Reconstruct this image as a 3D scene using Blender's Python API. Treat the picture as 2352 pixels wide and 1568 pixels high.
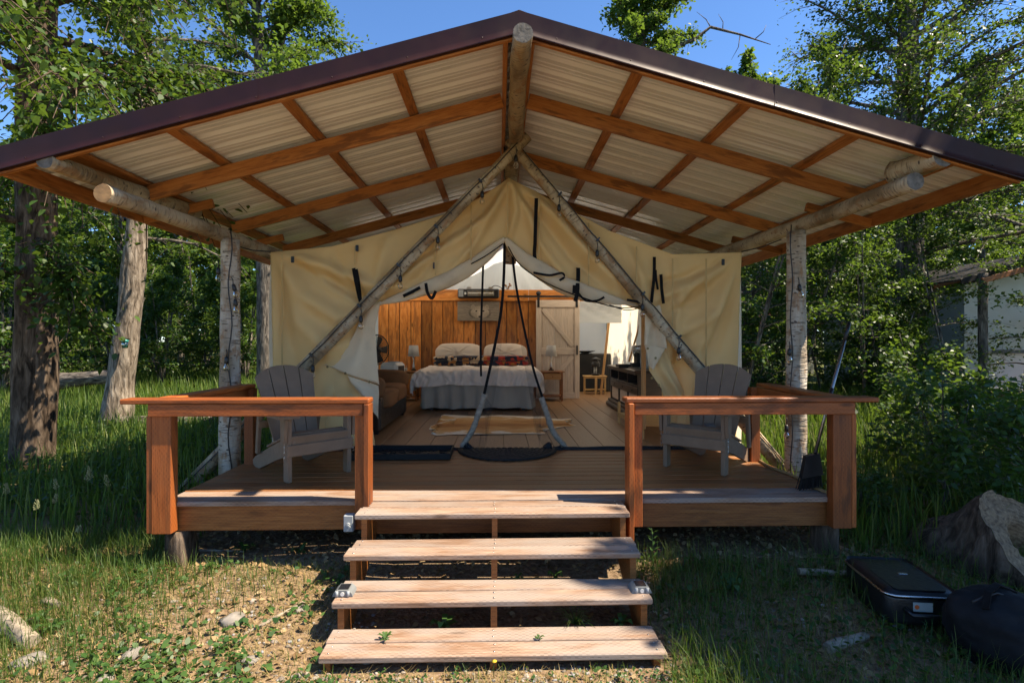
import bpy, math, random
import numpy as np
from mathutils import Vector, Matrix, noise as mn
for o in list(bpy.data.objects): bpy.data.objects.remove(o)
S = bpy.context.scene
COL = S.collection
RAD = math.radians
# ------------------------------------------------------------------ camera
ZC = 1.80                                   # eye height above the ground at the steps
YAW = RAD(1.375)
cd = bpy.data.cameras.new('camera'); cam = bpy.data.objects.new('camera', cd); COL.objects.link(cam)
cd.sensor_width = 36; cd.lens = 19.13; cd.clip_end = 2000; cd.clip_start = 0.05
cam.location = (0, 0, ZC); cam.rotation_euler = (RAD(90), 0, -YAW)
S.camera = cam
# ------------------------------------------------------------------ sky, sun, exposure
SUN = Vector((0.64, -0.135, 1.0)).normalized()
w = bpy.data.worlds.new('World'); S.world = w; w.use_nodes = True
wn = w.node_tree; bg = wn.nodes['Background']
sky = wn.nodes.new('ShaderNodeTexSky'); sky.sky_type = 'NISHITA'; sky.sun_disc = False
sky.sun_elevation = math.asin(SUN.z); sky.sun_rotation = math.atan2(SUN.x, SUN.y)
sky.altitude = 2500; sky.air_density = 1.0; sky.dust_density = 0.0; sky.ozone_density = 5.0
hs = wn.nodes.new('ShaderNodeHueSaturation'); hs.inputs['Saturation'].default_value = 1.08
wn.links.new(sky.outputs[0], hs.inputs['Color']); wn.links.new(hs.outputs[0], bg.inputs['Color']); bg.inputs['Strength'].default_value = 0.105
sl = bpy.data.lights.new('sun', 'SUN'); sl.energy = 5.0; sl.angle = RAD(0.53); sl.color = (1.0, 0.865, 0.68)
so = bpy.data.objects.new('sun', sl); COL.objects.link(so); so.location = SUN*50
so.rotation_euler = SUN.to_track_quat('Z', 'Y').to_euler()
S.view_settings.view_transform = 'Standard'; S.view_settings.look = 'None'
S.view_settings.gamma = 1; S.view_settings.use_curve_mapping = False
S.view_settings.exposure = 1.45
S.cycles.max_bounces = 9; S.cycles.diffuse_bounces = 7; S.cycles.transparent_max_bounces = 12
S.cycles.use_denoising = True

# ------------------------------------------------------------------ helpers
def at(u, v, y):
    """point seen at (u, v) of the 2352-wide photograph, at world depth y"""
    a = (u-1176)/1250.0; b = (784-v)/1250.0
    c, s = math.cos(YAW), math.sin(YAW)
    dx, dy = a*c+s, c-a*s
    k = y/dy
    return Vector((dx*k, y, ZC+b*k))
def onz(u, v, z):
    a = (u-1176)/1250.0; b = (784-v)/1250.0
    c, s = math.cos(YAW), math.sin(YAW)
    k = (z-ZC)/b
    return Vector(((a*c+s)*k, (c-a*s)*k, z))
def sm(a, b, x):
    t = min(1, max(0, (x-a)/(b-a))); return t*t*(3-2*t)
def lerp(a, b, t): return a+(b-a)*t
def V(*a): return Vector(a)
ORG = {}
def tag(o, label=None, cat=None, group=None, kind=None):
    if label: o['label'] = label
    if cat: o['category'] = cat
    if group: o['group'] = group
    if kind: o['kind'] = kind
    return o
def thing(name, label, cat, loc=(0, 0, 0), rz=0, group=None, kind=None):
    o = bpy.data.objects.new(name, None); COL.objects.link(o)
    o.location = loc; o.rotation_euler = (0, 0, rz); o.empty_display_size = 0.2
    ORG[o.name] = Matrix.Translation(loc) @ Matrix.Rotation(rz, 4, 'Z')
    return tag(o, label, cat, group, kind)
def put(name, me, parent=None, M=None, world=True):
    """link mesh as object; with world=True M (or the mesh) is in world space although parented"""
    o = bpy.data.objects.new(name, me); COL.objects.link(o)
    if M is not None: o.matrix_basis = M
    if parent:
        o.parent = parent
        if world and parent.name in ORG: o.matrix_parent_inverse = ORG[parent.name].inverted()
    if M is not None and parent is None: ORG[o.name] = M.copy()
    return o
def copy_thing(root, loc, rz, label=None):
    r = root.copy(); COL.objects.link(r); r.location = loc; r.rotation_euler = (0, 0, rz)
    if label: r['label'] = label
    for ch in list(root.children):
        c = ch.copy(); COL.objects.link(c); c.parent = r
        for g in list(ch.children):
            d = g.copy(); COL.objects.link(d); d.parent = c
    return r
class MB:
    def __init__(s): s.v = []; s.f = []; s.sm = []
    def add(s, vs, fs, smooth=False):
        n = len(s.v); s.v += [tuple(p) for p in vs]
        s.f += [tuple(i+n for i in f) for f in fs]; s.sm += [smooth]*len(fs); return s
    def box(s, c, d, M=None, b=0.0):
        x, y, z = d[0]/2, d[1]/2, d[2]/2
        c = Vector(c)
        if b <= 0:
            vs = [V(i*x, j*y, k*z) for i in (-1, 1) for j in (-1, 1) for k in (-1, 1)]
            fs = [(0, 1, 3, 2), (4, 6, 7, 5), (0, 4, 5, 1), (2, 3, 7, 6), (0, 2, 6, 4), (1, 5, 7, 3)]
        else:
            b = min(b, x*.9, y*.9, z*.9); vs = []; ix = {}
            for i in (-1, 1):
                for j in (-1, 1):
                    for k in (-1, 1):
                        for a, p in enumerate((V(i*x, j*(y-b), k*(z-b)), V(i*(x-b), j*y, k*(z-b)), V(i*(x-b), j*(y-b), k*z))):
                            ix[i, j, k, a] = len(vs); vs.append(p)
            fs = []
            for i in (-1, 1):
                q = [ix[i, -1, -1, 0], ix[i, 1, -1, 0], ix[i, 1, 1, 0], ix[i, -1, 1, 0]]; fs.append(q if i > 0 else q[::-1])
                q = [ix[-1, i, -1, 1], ix[-1, i, 1, 1], ix[1, i, 1, 1], ix[1, i, -1, 1]]; fs.append(q if i > 0 else q[::-1])
                q = [ix[-1, -1, i, 2], ix[1, -1, i, 2], ix[1, 1, i, 2], ix[-1, 1, i, 2]]; fs.append(q if i > 0 else q[::-1])
            for j in (-1, 1):
                for k in (-1, 1):
                    q = [ix[-1, j, k, 1], ix[-1, j, k, 2], ix[1, j, k, 2], ix[1, j, k, 1]]; fs.append(q if j*k > 0 else q[::-1])
                    q = [ix[j, -1, k, 0], ix[j, 1, k, 0], ix[j, 1, k, 2], ix[j, -1, k, 2]]; fs.append(q if j*k > 0 else q[::-1])
                    q = [ix[j, k, -1, 0], ix[j, k, -1, 1], ix[j, k, 1, 1], ix[j, k, 1, 0]]; fs.append(q if j*k > 0 else q[::-1])
            for i in (-1, 1):
                for j in (-1, 1):
                    for k in (-1, 1):
                        q = [ix[i, j, k, 0], ix[i, j, k, 1], ix[i, j, k, 2]]; fs.append(q if i*j*k > 0 else q[::-1])
        if M is not None: vs = [M.to_3x3() @ p for p in vs]
        return s.add([p+c for p in vs], fs)
    def tube(s, pts, r, n=8, cap=True, smooth=True, flat=None):
        pts = [Vector(p) for p in pts]
        if not isinstance(r, (list, tuple)): r = [r]*len(pts)
        t0 = (pts[1]-pts[0]).normalized()
        up = V(0, 0, 1) if abs(t0.z) < .9 else V(1, 0, 0)
        a = t0.cross(up).normalized(); vs = []
        for i, p in enumerate(pts):
            t = (pts[min(i+1, len(pts)-1)]-pts[max(i-1, 0)]).normalized()
            a = (a-t*a.dot(t)).normalized(); b = t.cross(a)
            for k in range(n):
                q = 2*math.pi*k/n; rr = r[i]
                vs.append(p+a*(math.cos(q)*rr*(flat[0] if flat else 1))+b*(math.sin(q)*rr*(flat[1] if flat else 1)))
        fs = [(i*n+k, i*n+(k+1) % n, (i+1)*n+(k+1) % n, (i+1)*n+k) for i in range(len(pts)-1) for k in range(n)]
        s.add(vs, fs, smooth)
        if cap:
            m = len(s.v)-len(vs)
            s.f += [tuple(m+k for k in range(n))[::-1], tuple(m+(len(pts)-1)*n+k for k in range(n))]; s.sm += [False, False]
        return s
    def lathe(s, prof, n=20, c=(0, 0, 0), M=None, smooth=True):
        vs = []
        for r, z in prof:
            for k in range(n):
                q = 2*math.pi*k/n; p = V(r*math.cos(q), r*math.sin(q), z)
                if M is not None: p = M.to_3x3() @ p
                vs.append(p+Vector(c))
        m = len(prof)
        fs = [(i*n+k, i*n+(k+1) % n, (i+1)*n+(k+1) % n, (i+1)*n+k) for i in range(m-1) for k in range(n)]
        s.add(vs, fs, smooth); b = len(s.v)-len(vs)
        if prof[0][0] > 1e-4: s.f.append(tuple(b+k for k in range(n))[::-1]); s.sm.append(False)
        if prof[-1][0] > 1e-4: s.f.append(tuple(b+(m-1)*n+k for k in range(n))); s.sm.append(False)
        return s
    def prism(s, poly, d, M=None):
        """poly in local xy, extruded d along local z"""
        n = len(poly); vs = [V(p[0], p[1], z) for z in (0, d) for p in poly]
        if M is not None: vs = [M @ p for p in vs]
        fs = [tuple(range(n))[::-1], tuple(range(n, 2*n))]+[(i, (i+1) % n, n+(i+1) % n, n+i) for i in range(n)]
        return s.add(vs, fs)
    def grid(s, fn, nu, nv, smooth=True):
        vs = [fn(i/nu, j/nv) for i in range(nu+1) for j in range(nv+1)]
        fs = [(i*(nv+1)+j, (i+1)*(nv+1)+j, (i+1)*(nv+1)+j+1, i*(nv+1)+j+1) for i in range(nu) for j in range(nv)]
        return s.add(vs, fs, smooth)
    def ribbon(s, pts, wd, side, th=0.002):
        """strap of width wd along pts; side = width direction"""
        pts = [Vector(p) for p in pts]; side = Vector(side).normalized()
        n = len(pts); vs = []
        for i, p in enumerate(pts):
            t = (pts[min(i+1, n-1)]-pts[max(i-1, 0)]).normalized()
            a = (side-t*side.dot(t)).normalized(); b = t.cross(a)
            for e, g in ((-1, -1), (1, -1), (1, 1), (-1, 1)): vs.append(p+a*(wd/2*e)+b*(th*g))
        fs = [(i*4+k, i*4+(k+1) % 4, i*4+4+(k+1) % 4, i*4+4+k) for i in range(n-1) for k in range(4)]
        return s.add(vs, fs+[(0, 3, 2, 1), (n*4-4, n*4-3, n*4-2, n*4-1)])
    def mesh(s, name, mat=None):
        me = bpy.data.meshes.new(name); me.from_pydata(s.v, [], s.f)
        me.polygons.foreach_set('use_smooth', s.sm)
        if mat: me.materials.append(mat)
        me.update(); return me
    def build(s, name, mat, parent=None, world=True):
        return put(name, s.mesh(name, mat), parent, None, world)
def fastmesh(name, verts, faces, k, mat, smooth=False, mats=None):
    """numpy mesh of k-gons"""
    me = bpy.data.meshes.new(name); nv, nf = len(verts), len(faces)
    me.vertices.add(nv); me.vertices.foreach_set('co', np.asarray(verts, 'f').ravel())
    me.loops.add(nf*k); me.loops.foreach_set('vertex_index', np.asarray(faces, 'i').ravel())
    me.polygons.add(nf); me.polygons.foreach_set('loop_start', np.arange(0, nf*k, k, dtype='i'))
    if smooth: me.polygons.foreach_set('use_smooth', np.ones(nf, bool))
    for m in (mat if isinstance(mat, list) else [mat]): me.materials.append(m)
    if mats is not None: me.polygons.foreach_set('material_index', np.asarray(mats, 'i'))
    me.update(calc_edges=True); return me
_bc = {}
def frame(a, b, up=(0, 0, 1)):
    a, b = Vector(a), Vector(b); x = (b-a).normalized(); u = Vector(up)
    y = u.cross(x).normalized(); z = x.cross(y)
    M = Matrix((x, y, z)).transposed().to_4x4(); M.translation = (a+b)/2
    return M
def board(name, a, b, wd, th, mat, parent=None, up=(0, 0, 1), bev=0.004):
    """straight board a->b, width across, thickness along up; local X is the grain"""
    L = (Vector(b)-Vector(a)).length; k = (round(L, 3), round(wd, 3), round(th, 3), mat.name)
    if k not in _bc: _bc[k] = MB().box((0, 0, 0), (L, wd, th), b=bev).mesh(name, mat)
    return put(name, _bc[k], parent, frame(a, b, up))
def log(name, a, b, r0, r1, mat, parent=None, endmat=None, seed=0, n=20, wob=.10, knots=4, bend=0.0):
    """debarked pole: local Z runs a->b"""
    a, b = Vector(a), Vector(b); L = (b-a).length; q = (b-a).to_track_quat('Z', 'Y')
    m = max(6, int(L/.12)); vs = []; rr = random.Random(seed)
    kn = [(rr.random()*L, rr.random()*6.28, rr.uniform(.12, .3)) for _ in range(knots)]
    for i in range(m+1):
        z = L*i/m; r = lerp(r0, r1, i/m)
        ox = bend*math.sin(math.pi*i/m)+.25*r*mn.noise((z*.6, seed*3.1, 0)); oy = .25*r*mn.noise((z*.6, seed*3.1, 9))
        for k in range(n):
            t = 2*math.pi*k/n
            g = 1+wob*mn.noise((math.cos(t)*1.5, math.sin(t)*1.5, z*3+seed*7))
            for kz, kt, ka in kn:
                dt = math.atan2(math.sin(t-kt), math.cos(t-kt))
                g += ka*math.exp(-((z-kz)/.06)**2-(dt/.4)**2)
            vs.append((ox+r*g*math.cos(t), oy+r*g*math.sin(t), z))
    fs = [(i*n+k, i*n+(k+1) % n, (i+1)*n+(k+1) % n, (i+1)*n+k) for i in range(m) for k in range(n)]
    mb = MB().add(vs, fs, True)
    mb.f += [tuple(range(n))[::-1], tuple(m*n+k for k in range(n))]; mb.sm += [False, False]
    me = mb.mesh(name, mat)
    if endmat:
        me.materials.append(endmat)
        me.polygons[len(fs)].material_index = 1; me.polygons[len(fs)+1].material_index = 1
    return put(name, me, parent, Matrix.Translation(a) @ q.to_matrix().to_4x4())

# ------------------------------------------------------------------ materials
def nd(nt, t, ins=None, **kw):
    n = nt.nodes.new(t)
    for k, v in kw.items(): setattr(n, k, v)
    for k, v in (ins or {}).items():
        if isinstance(v, bpy.types.NodeSocket): nt.links.new(v, n.inputs[k])
        else: n.inputs[k].default_value = v
    return n
def mth(nt, op, a, b=0.0, c=0.0): return nd(nt, 'ShaderNodeMath', {0: a, 1: b, 2: c}, operation=op).outputs[0]
def ramp(nt, f, stops, interp='LINEAR'):
    n = nd(nt, 'ShaderNodeValToRGB', {0: f}); cr = n.color_ramp; cr.interpolation = interp
    while len(cr.elements) < len(stops): cr.elements.new(0.5)
    for e, (p, c) in zip(cr.elements, stops): e.position = p; e.color = (c[0], c[1], c[2], 1) if not isinstance(c, (int, float)) else (c, c, c, 1)
    return n.outputs[0]
def mixc(nt, f, a, b, mode='MIX'):
    n = nt.nodes.new('ShaderNodeMix'); n.data_type = 'RGBA'; n.blend_type = mode
    for i, v in ((0, f), (6, a), (7, b)):
        if isinstance(v, bpy.types.NodeSocket): nt.links.new(v, n.inputs[i])
        else: n.inputs[i].default_value = v if i == 0 else (v[0], v[1], v[2], 1)
    return n.outputs[2]
def newmat(name):
    m = bpy.data.materials.new(name); m.use_nodes = True; nt = m.node_tree
    return m, nt, nt.nodes['Principled BSDF']
def vmul(nt, v, s): return nd(nt, 'ShaderNodeVectorMath', {0: v, 1: s}, operation='MULTIPLY').outputs[0]
def vadd(nt, v, s): return nd(nt, 'ShaderNodeVectorMath', {0: v, 1: s}, operation='ADD').outputs[0]
def noise_(nt, v, sc, det=4, ro=.55, dist=0.0): return nd(nt, 'ShaderNodeTexNoise', {'Vector': v, 'Scale': sc, 'Detail': det, 'Roughness': ro, 'Distortion': dist}).outputs[0]
def ocoord(nt, rnd=True):
    tc = nd(nt, 'ShaderNodeTexCoord').outputs['Object']
    if not rnd: return tc, None
    oi = nd(nt, 'ShaderNodeObjectInfo').outputs['Random']
    off = nd(nt, 'ShaderNodeCombineXYZ', {0: mth(nt, 'MULTIPLY', oi, 37.0), 1: mth(nt, 'MULTIPLY', oi, 91.0), 2: mth(nt, 'MULTIPLY', oi, 53.0)}).outputs[0]
    return vadd(nt, tc, off), oi
def bump(nt, bs, h, st=.3, dist=.01): nt.links.new(nd(nt, 'ShaderNodeBump', {'Height': h, 'Strength': st, 'Distance': dist}).outputs[0], bs.inputs['Normal'])
def wood(name, dark, mid, light, rough=.55, dash=0.0, knot=.5, var=.35, across=14, weather=None, stain=None, spec=.35):
    m, nt, bs = newmat(name); v, oi = ocoord(nt); raw = nd(nt, 'ShaderNodeTexCoord').outputs['Object']
    g = noise_(nt, vmul(nt, v, (1.1, across, across)), 4.5, 7, .62, .5)
    c = ramp(nt, g, [(.28, dark), (.5, mid), (.74, light)])
    f2 = noise_(nt, vmul(nt, v, (.9, 3, 3)), 2.2, 3)
    if stain: c = mixc(nt, ramp(nt, noise_(nt, vmul(nt, v, (1.6, 9, 9)), 1.6, 4), [(.53, 0), (.62, .75)]), c, stain)
    if weather: c = mixc(nt, ramp(nt, f2, [(.42, 0), (.62, .8)]), c, weather)
    if knot:
        vo = nd(nt, 'ShaderNodeTexVoronoi', {'Vector': vmul(nt, v, (1.9, 6.5, 6.5)), 'Scale': 1.0}).outputs['Distance']
        k = ramp(nt, vo, [(.05, knot), (.13, 0)])
        c = mixc(nt, k, c, [x*.35 for x in dark])
    c = mixc(nt, 1.0, c, ramp(nt, oi, [(0, 1-var), (.5, 1.0), (1, 1+var*.35)]), 'MULTIPLY')
    h = g
    if dash:
        sp = nd(nt, 'ShaderNodeSeparateXYZ', {0: raw}).outputs
        s = mth(nt, 'DIVIDE', mth(nt, 'ADD', sp[1], sp[2]), .0155)
        row = mth(nt, 'FLOOR', s); fs = mth(nt, 'FRACT', s)
        fx = mth(nt, 'FRACT', mth(nt, 'ADD', mth(nt, 'DIVIDE', sp[0], .042), mth(nt, 'MULTIPLY', row, .5)))
        mk = mth(nt, 'MULTIPLY', mth(nt, 'LESS_THAN', fx, .48), mth(nt, 'LESS_THAN', mth(nt, 'ABSOLUTE', mth(nt, 'SUBTRACT', fs, .5)), .14))
        mk = mth(nt, 'MULTIPLY', mk, ramp(nt, noise_(nt, vmul(nt, v, (3, 8, 8)), 2.4, 3), [(.40, .15), (.58, 1)]))
        c = mixc(nt, mth(nt, 'MULTIPLY', mk, dash), c, [x*.22 for x in dark])
        h = mth(nt, 'SUBTRACT', g, mk)
    nt.links.new(c, bs.inputs['Base Color']); bs.inputs['Roughness'].default_value = rough
    bs.inputs['Specular IOR Level'].default_value = spec
    bump(nt, bs, h, .35, .006); return m
def plain(name, col, rough=.6, metal=0, var=.15, sc=6.0, bmp=0.0, bsc=60., spec=.5, coat=0):
    m, nt, bs = newmat(name); v, oi = ocoord(nt)
    f = noise_(nt, v, sc, 4)
    c = mixc(nt, 1.0, col, ramp(nt, f, [(.3, 1-var), (.7, 1+var)]), 'MULTIPLY')
    nt.links.new(c, bs.inputs['Base Color']); bs.inputs['Metallic'].default_value = metal
    nt.links.new(ramp(nt, noise_(nt, v, sc*2.3, 3), [(.3, max(0, rough-.08)), (.7, min(1, rough+.08))]), bs.inputs['Roughness'])
    bs.inputs['Specular IOR Level'].default_value = spec; bs.inputs['Coat Weight'].default_value = coat
    if bmp: bump(nt, bs, noise_(nt, v, bsc, 3), bmp, .004)
    return m
def cloth(name, col, trans=0.0, tcol=None, weave=500, var=.1, dirt=None, sheen=0.0, rough=.85, wr=0.0):
    m, nt, bs = newmat(name); v, oi = ocoord(nt)
    f = noise_(nt, v, 1.7, 4); c = mixc(nt, 1.0, col, ramp(nt, f, [(.3, 1-var), (.7, 1+var)]), 'MULTIPLY')
    if dirt: c = mixc(nt, ramp(nt, noise_(nt, v, 3.4, 6, .65), [(.56, 0), (.72, .55)]), c, dirt)
    nt.links.new(c, bs.inputs['Base Color']); bs.inputs['Roughness'].default_value = rough
    bs.inputs['Specular IOR Level'].default_value = .15; bs.inputs['Sheen Weight'].default_value = sheen
    h = noise_(nt, v, weave, 2)
    if wr: h = mth(nt, 'ADD', mth(nt, 'MULTIPLY', h, .08), mth(nt, 'MULTIPLY', noise_(nt, vmul(nt, v, (1, 1, .45)), 9, 4, .5, 1.2), wr))
    bump(nt, bs, h, .25, .02 if wr else .002)
    if trans:
        tr = nd(nt, 'ShaderNodeBsdfTranslucent', {'Color': (*(tcol or col), 1)})
        mx = nd(nt, 'ShaderNodeMixShader', {0: trans}); out = nt.nodes['Material Output']
        nt.links.new(bs.outputs[0], mx.inputs[1]); nt.links.new(tr.outputs[0], mx.inputs[2]); nt.links.new(mx.outputs[0], out.inputs[0])
    return m
def birch(name, base=(.44, .35, .225), dirty=(.19, .125, .06), amt=.55):
    m, nt, bs = newmat(name); v, oi = ocoord(nt)
    c = ramp(nt, noise_(nt, vmul(nt, v, (2, 2, .8)), 2.5, 5), [(.35, dirty), (.55, base), (.8, [x*1.15 for x in base])])
    ln = noise_(nt, vmul(nt, v, (5, 5, 34)), 1.7, 3, .5)
    c = mixc(nt, ramp(nt, ln, [(.57, 0), (.66, amt)]), c, (.06, .04, .026))
    sp = nd(nt, 'ShaderNodeTexVoronoi', {'Vector': vmul(nt, v, (9, 9, 16)), 'Scale': 1.4}).outputs['Distance']
    c = mixc(nt, ramp(nt, sp, [(.14, .9), (.24, 0)]), c, (.05, .03, .02))
    og = noise_(nt, vmul(nt, v, (3, 3, 1.5)), 4.5, 4)
    c = mixc(nt, ramp(nt, og, [(.54, 0), (.64, .7)]), c, (.27, .135, .05))
    nt.links.new(c, bs.inputs['Base Color']); bs.inputs['Roughness'].default_value = .75
    bump(nt, bs, mth(nt, 'ADD', ln, og), .8, .02); return m
def barkmat(name, dark, mid, light):
    m, nt, bs = newmat(name); v, oi = ocoord(nt)
    g = noise_(nt, vmul(nt, v, (1, 1, .22)), 16, 6, .62, .6); g2 = noise_(nt, v, 2.0, 4)
    c = ramp(nt, g, [(.36, dark), (.5, mid), (.68, light)])
    c = mixc(nt, ramp(nt, g2, [(.4, 0), (.65, .5)]), c, [x*.6 for x in mid])
    nt.links.new(c, bs.inputs['Base Color']); bs.inputs['Roughness'].default_value = .95
    bs.inputs['Specular IOR Level'].default_value = .1
    bump(nt, bs, g, .9, .03); return m
def leafmat(name, c1, c2, c3, trans=.35, rough=.38):
    m, nt, bs = newmat(name); g = nd(nt, 'ShaderNodeNewGeometry'); r = g.outputs['Random Per Island']
    oi = nd(nt, 'ShaderNodeObjectInfo').outputs['Random']
    c = ramp(nt, r, [(0, c1), (.55, c2), (1, c3)])
    c = mixc(nt, 1.0, c, ramp(nt, oi, [(0, (.8, .85, .8)), (1, (1.15, 1.1, .9))]), 'MULTIPLY')
    nt.links.new(c, bs.inputs['Base Color']); bs.inputs['Roughness'].default_value = rough
    bs.inputs['Specular IOR Level'].default_value = .3
    tr = nd(nt, 'ShaderNodeBsdfTranslucent', {'Color': mixc(nt, .6, c, (.22, .34, .03))})
    mx = nd(nt, 'ShaderNodeMixShader', {0: trans}); nt.links.new(bs.outputs[0], mx.inputs[1]); nt.links.new(tr.outputs[0], mx.inputs[2])
    nt.links.new(mx.outputs[0], nt.nodes['Material Output'].inputs[0]); return m

M_RAIL = wood('stained_lumber', (.19, .046, .008), (.32, .082, .015), (.42, .125, .028), .5, dash=.5, stain=(.09, .028, .008), var=.35, weather=(.27, .078, .018), knot=.8)
M_TREAD = wood('weathered_tread', (.14, .082, .05), (.27, .178, .122), (.37, .265, .195), .8, dash=.5, weather=(.27, .225, .19), var=.28, stain=(.19, .105, .058))
M_DECK = wood('deck_lumber', (.15, .050, .011), (.26, .095, .025), (.33, .14, .044), .5, dash=.4, weather=(.24, .115, .045), var=.25)
M_FASC = wood('deck_rim_lumber', (.13, .042, .010), (.23, .080, .018), (.30, .12, .032), .5, dash=.35, var=.2)
M_ROOFW = wood('roof_lumber', (.21, .066, .013), (.36, .128, .028), (.45, .19, .052), .55, stain=(.13, .045, .013), var=.35)
M_WALLW = wood('wall_plank', (.42, .135, .024), (.62, .22, .043), (.74, .33, .085), .4, stain=(.30, .11, .03), var=.5, across=4, knot=.9)
M_FLOOR = wood('floor_plank', (.165, .086, .038), (.235, .127, .058), (.295, .17, .083), .4, knot=0, var=.2, across=26)
M_BARN = wood('grey_door_wood', (.44, .35, .26), (.60, .49, .385), (.68, .57, .46), .7, knot=.2, var=.15, across=18)
M_STAND = wood('cherry_wood', (.17, .055, .015), (.27, .10, .028), (.34, .14, .045), .35, knot=0, var=.1)
M_BAMB = wood('bamboo', (.38, .22, .08), (.50, .31, .12), (.58, .38, .17), .45, knot=0, var=.1)
M_DARKW = wood('dark_cabinet_wood', (.020, .013, .010), (.045, .028, .020), (.075, .048, .034), .4, knot=0, var=.1)
M_POLEW = wood('tent_pole_wood', (.36, .18, .06), (.50, .27, .10), (.58, .35, .15), .5, knot=.3, var=.1)
M_GABLE = cloth('skylight_tinted_canvas', (.50, .53, .54), .3, (.55, .60, .62), var=.06, wr=.4)  # bluish skylight painted into the white gable canvas
M_SIDE = cloth('side_wall_canvas', (.82, .73, .59), .6, (.92, .82, .66), var=.05)
M_BAG = plain('matte_bag_cloth', (.008, .008, .009), .8, var=.3, sc=9, bmp=.5, bsc=120, spec=.25)
M_BIRCH = birch('birch_bark')
M_BIRCH2 = birch('birch_bark_clean', (.47, .41, .325), (.25, .185, .115), .7)
M_PEEL = birch('peeled_log', (.33, .235, .13), (.12, .07, .03), .5)
M_CUT = plain('cut_log_end', (.31, .175, .07), .8, var=.35, sc=14, bmp=.5)
M_CUTG = plain('weathered_log_end', (.13, .115, .095), .9, var=.5, sc=20, bmp=.8, bsc=40)
M_BARK = barkmat('cottonwood_bark', (.022, .016, .011), (.095, .068, .047), (.22, .165, .12))
M_BARKP = barkmat('sunlit_mottled_bark', (.05, .038, .028), (.21, .17, .13), (.44, .375, .30))  # grey bark painted paler to carry the sun on the leaning trunk
M_BARKG = barkmat('grey_bark', (.026, .023, .020), (.12, .103, .085), (.27, .235, .19))
M_MAROON = plain('maroon_trim_metal', (.026, .0075, .006), .45, var=.3, sc=3, spec=.25)
M_SHEET = plain('cream_roof_sheet', (.70, .69, .655), .2, var=.06, sc=2, spec=.5)
M_CANVAS = cloth('tan_canvas', (.80, .61, .29), .42, (.92, .70, .35), var=.07)
M_FLAP = cloth('cream_canvas', (.76, .625, .42), .35, (.85, .7, .45), var=.08, dirt=(.45, .38, .28))
M_INNER = cloth('inner_tent_canvas', (.82, .79, .72), .62, (.90, .86, .78), var=.05)
M_WEBB = plain('black_webbing', (.010, .009, .009), .8, var=.2, sc=40, bmp=.3, bsc=300, spec=.1)
M_BLACK = plain('black_plastic', (.010, .010, .011), .45, var=.15)
M_RUBBER = plain('black_rubber', (.012, .012, .012), .6, var=.3, sc=20, bmp=.4, bsc=80, spec=.2)
M_STEEL = plain('brushed_steel', (.55, .54, .52), .3, metal=1, var=.1)
M_ALU = plain('grey_aluminium', (.32, .32, .33), .35, metal=1, var=.1)
M_BRASS = plain('grommet_brass', (.30, .22, .10), .4, metal=1)
M_TAUPE = plain('taupe_plastic_lumber', (.185, .122, .075), .65, var=.1, sc=9, bmp=.12, bsc=140)
M_WHITE = plain('white_plastic', (.62, .62, .58), .4, var=.05)
M_GREYP = plain('grey_plastic', (.28, .30, .31), .5, var=.1)
M_SOLAR = plain('solar_cell', (.015, .016, .02), .15)
M_DUVET = cloth('grey_duvet', (.74, .645, .565), var=.05, wr=.9)
M_SKIRT = cloth('bed_skirt_cloth', (.40, .35, .285), var=.08, wr=.5)
M_PILLOW = cloth('taupe_pillow_cloth', (.62, .52, .42), var=.05, wr=.6)
M_SHADE = cloth('grey_lamp_shade', (.60, .58, .54), .3, var=.05)
M_SUEDE = cloth('brown_suede', (.20, .092, .038), var=.3, wr=.5)
M_LEATH = plain('dark_leather', (.020, .014, .011), .4, var=.3, sc=14, bmp=.25, bsc=120)
M_NYLON = plain('black_nylon', (.009, .009, .010), .38, var=.25, sc=16, bmp=.3, bsc=90)
M_DUCT = plain('silver_tape', (.25, .205, .15), .75, var=.35, sc=30, bmp=.6, bsc=50)
M_STONE = plain('pale_stone', (.19, .17, .145), .85, var=.35, sc=12, bmp=.5, bsc=40)
M_STICK = plain('weathered_stick', (.27, .22, .16), .9, var=.4, sc=25, bmp=.7, bsc=50)
M_ROPE = plain('tan_rope', (.30, .19, .08), .9, var=.3, sc=60, bmp=.6, bsc=150)
M_LEAF = leafmat('cottonwood_leaf', (.016, .040, .007), (.032, .072, .012), (.065, .115, .022), .3, .45)
M_LEAFB = leafmat('far_leaf', (.026, .058, .011), (.054, .104, .018), (.105, .165, .034), .42, .5)
M_LEAFD = leafmat('shrub_leaf', (.012, .036, .007), (.028, .068, .012), (.058, .112, .02), .33, .45)
M_GRASS = leafmat('grass_blade', (.028, .068, .011), (.062, .118, .019), (.15, .165, .045), .38, .5)
M_MEADOW = leafmat('meadow_blade', (.045, .092, .014), (.085, .145, .024), (.16, .19, .05), .42, .5)
M_DRY = leafmat('dry_grass', (.22, .145, .055), (.32, .225, .10), (.42, .32, .17), .2, .8)
M_LITTER = leafmat('dead_leaf', (.13, .075, .035), (.27, .17, .085), (.42, .31, .19), .1, .8)
M_WEED = leafmat('weed_leaf', (.028, .072, .018), (.045, .10, .025), (.07, .13, .034), .25, .45)
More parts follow.
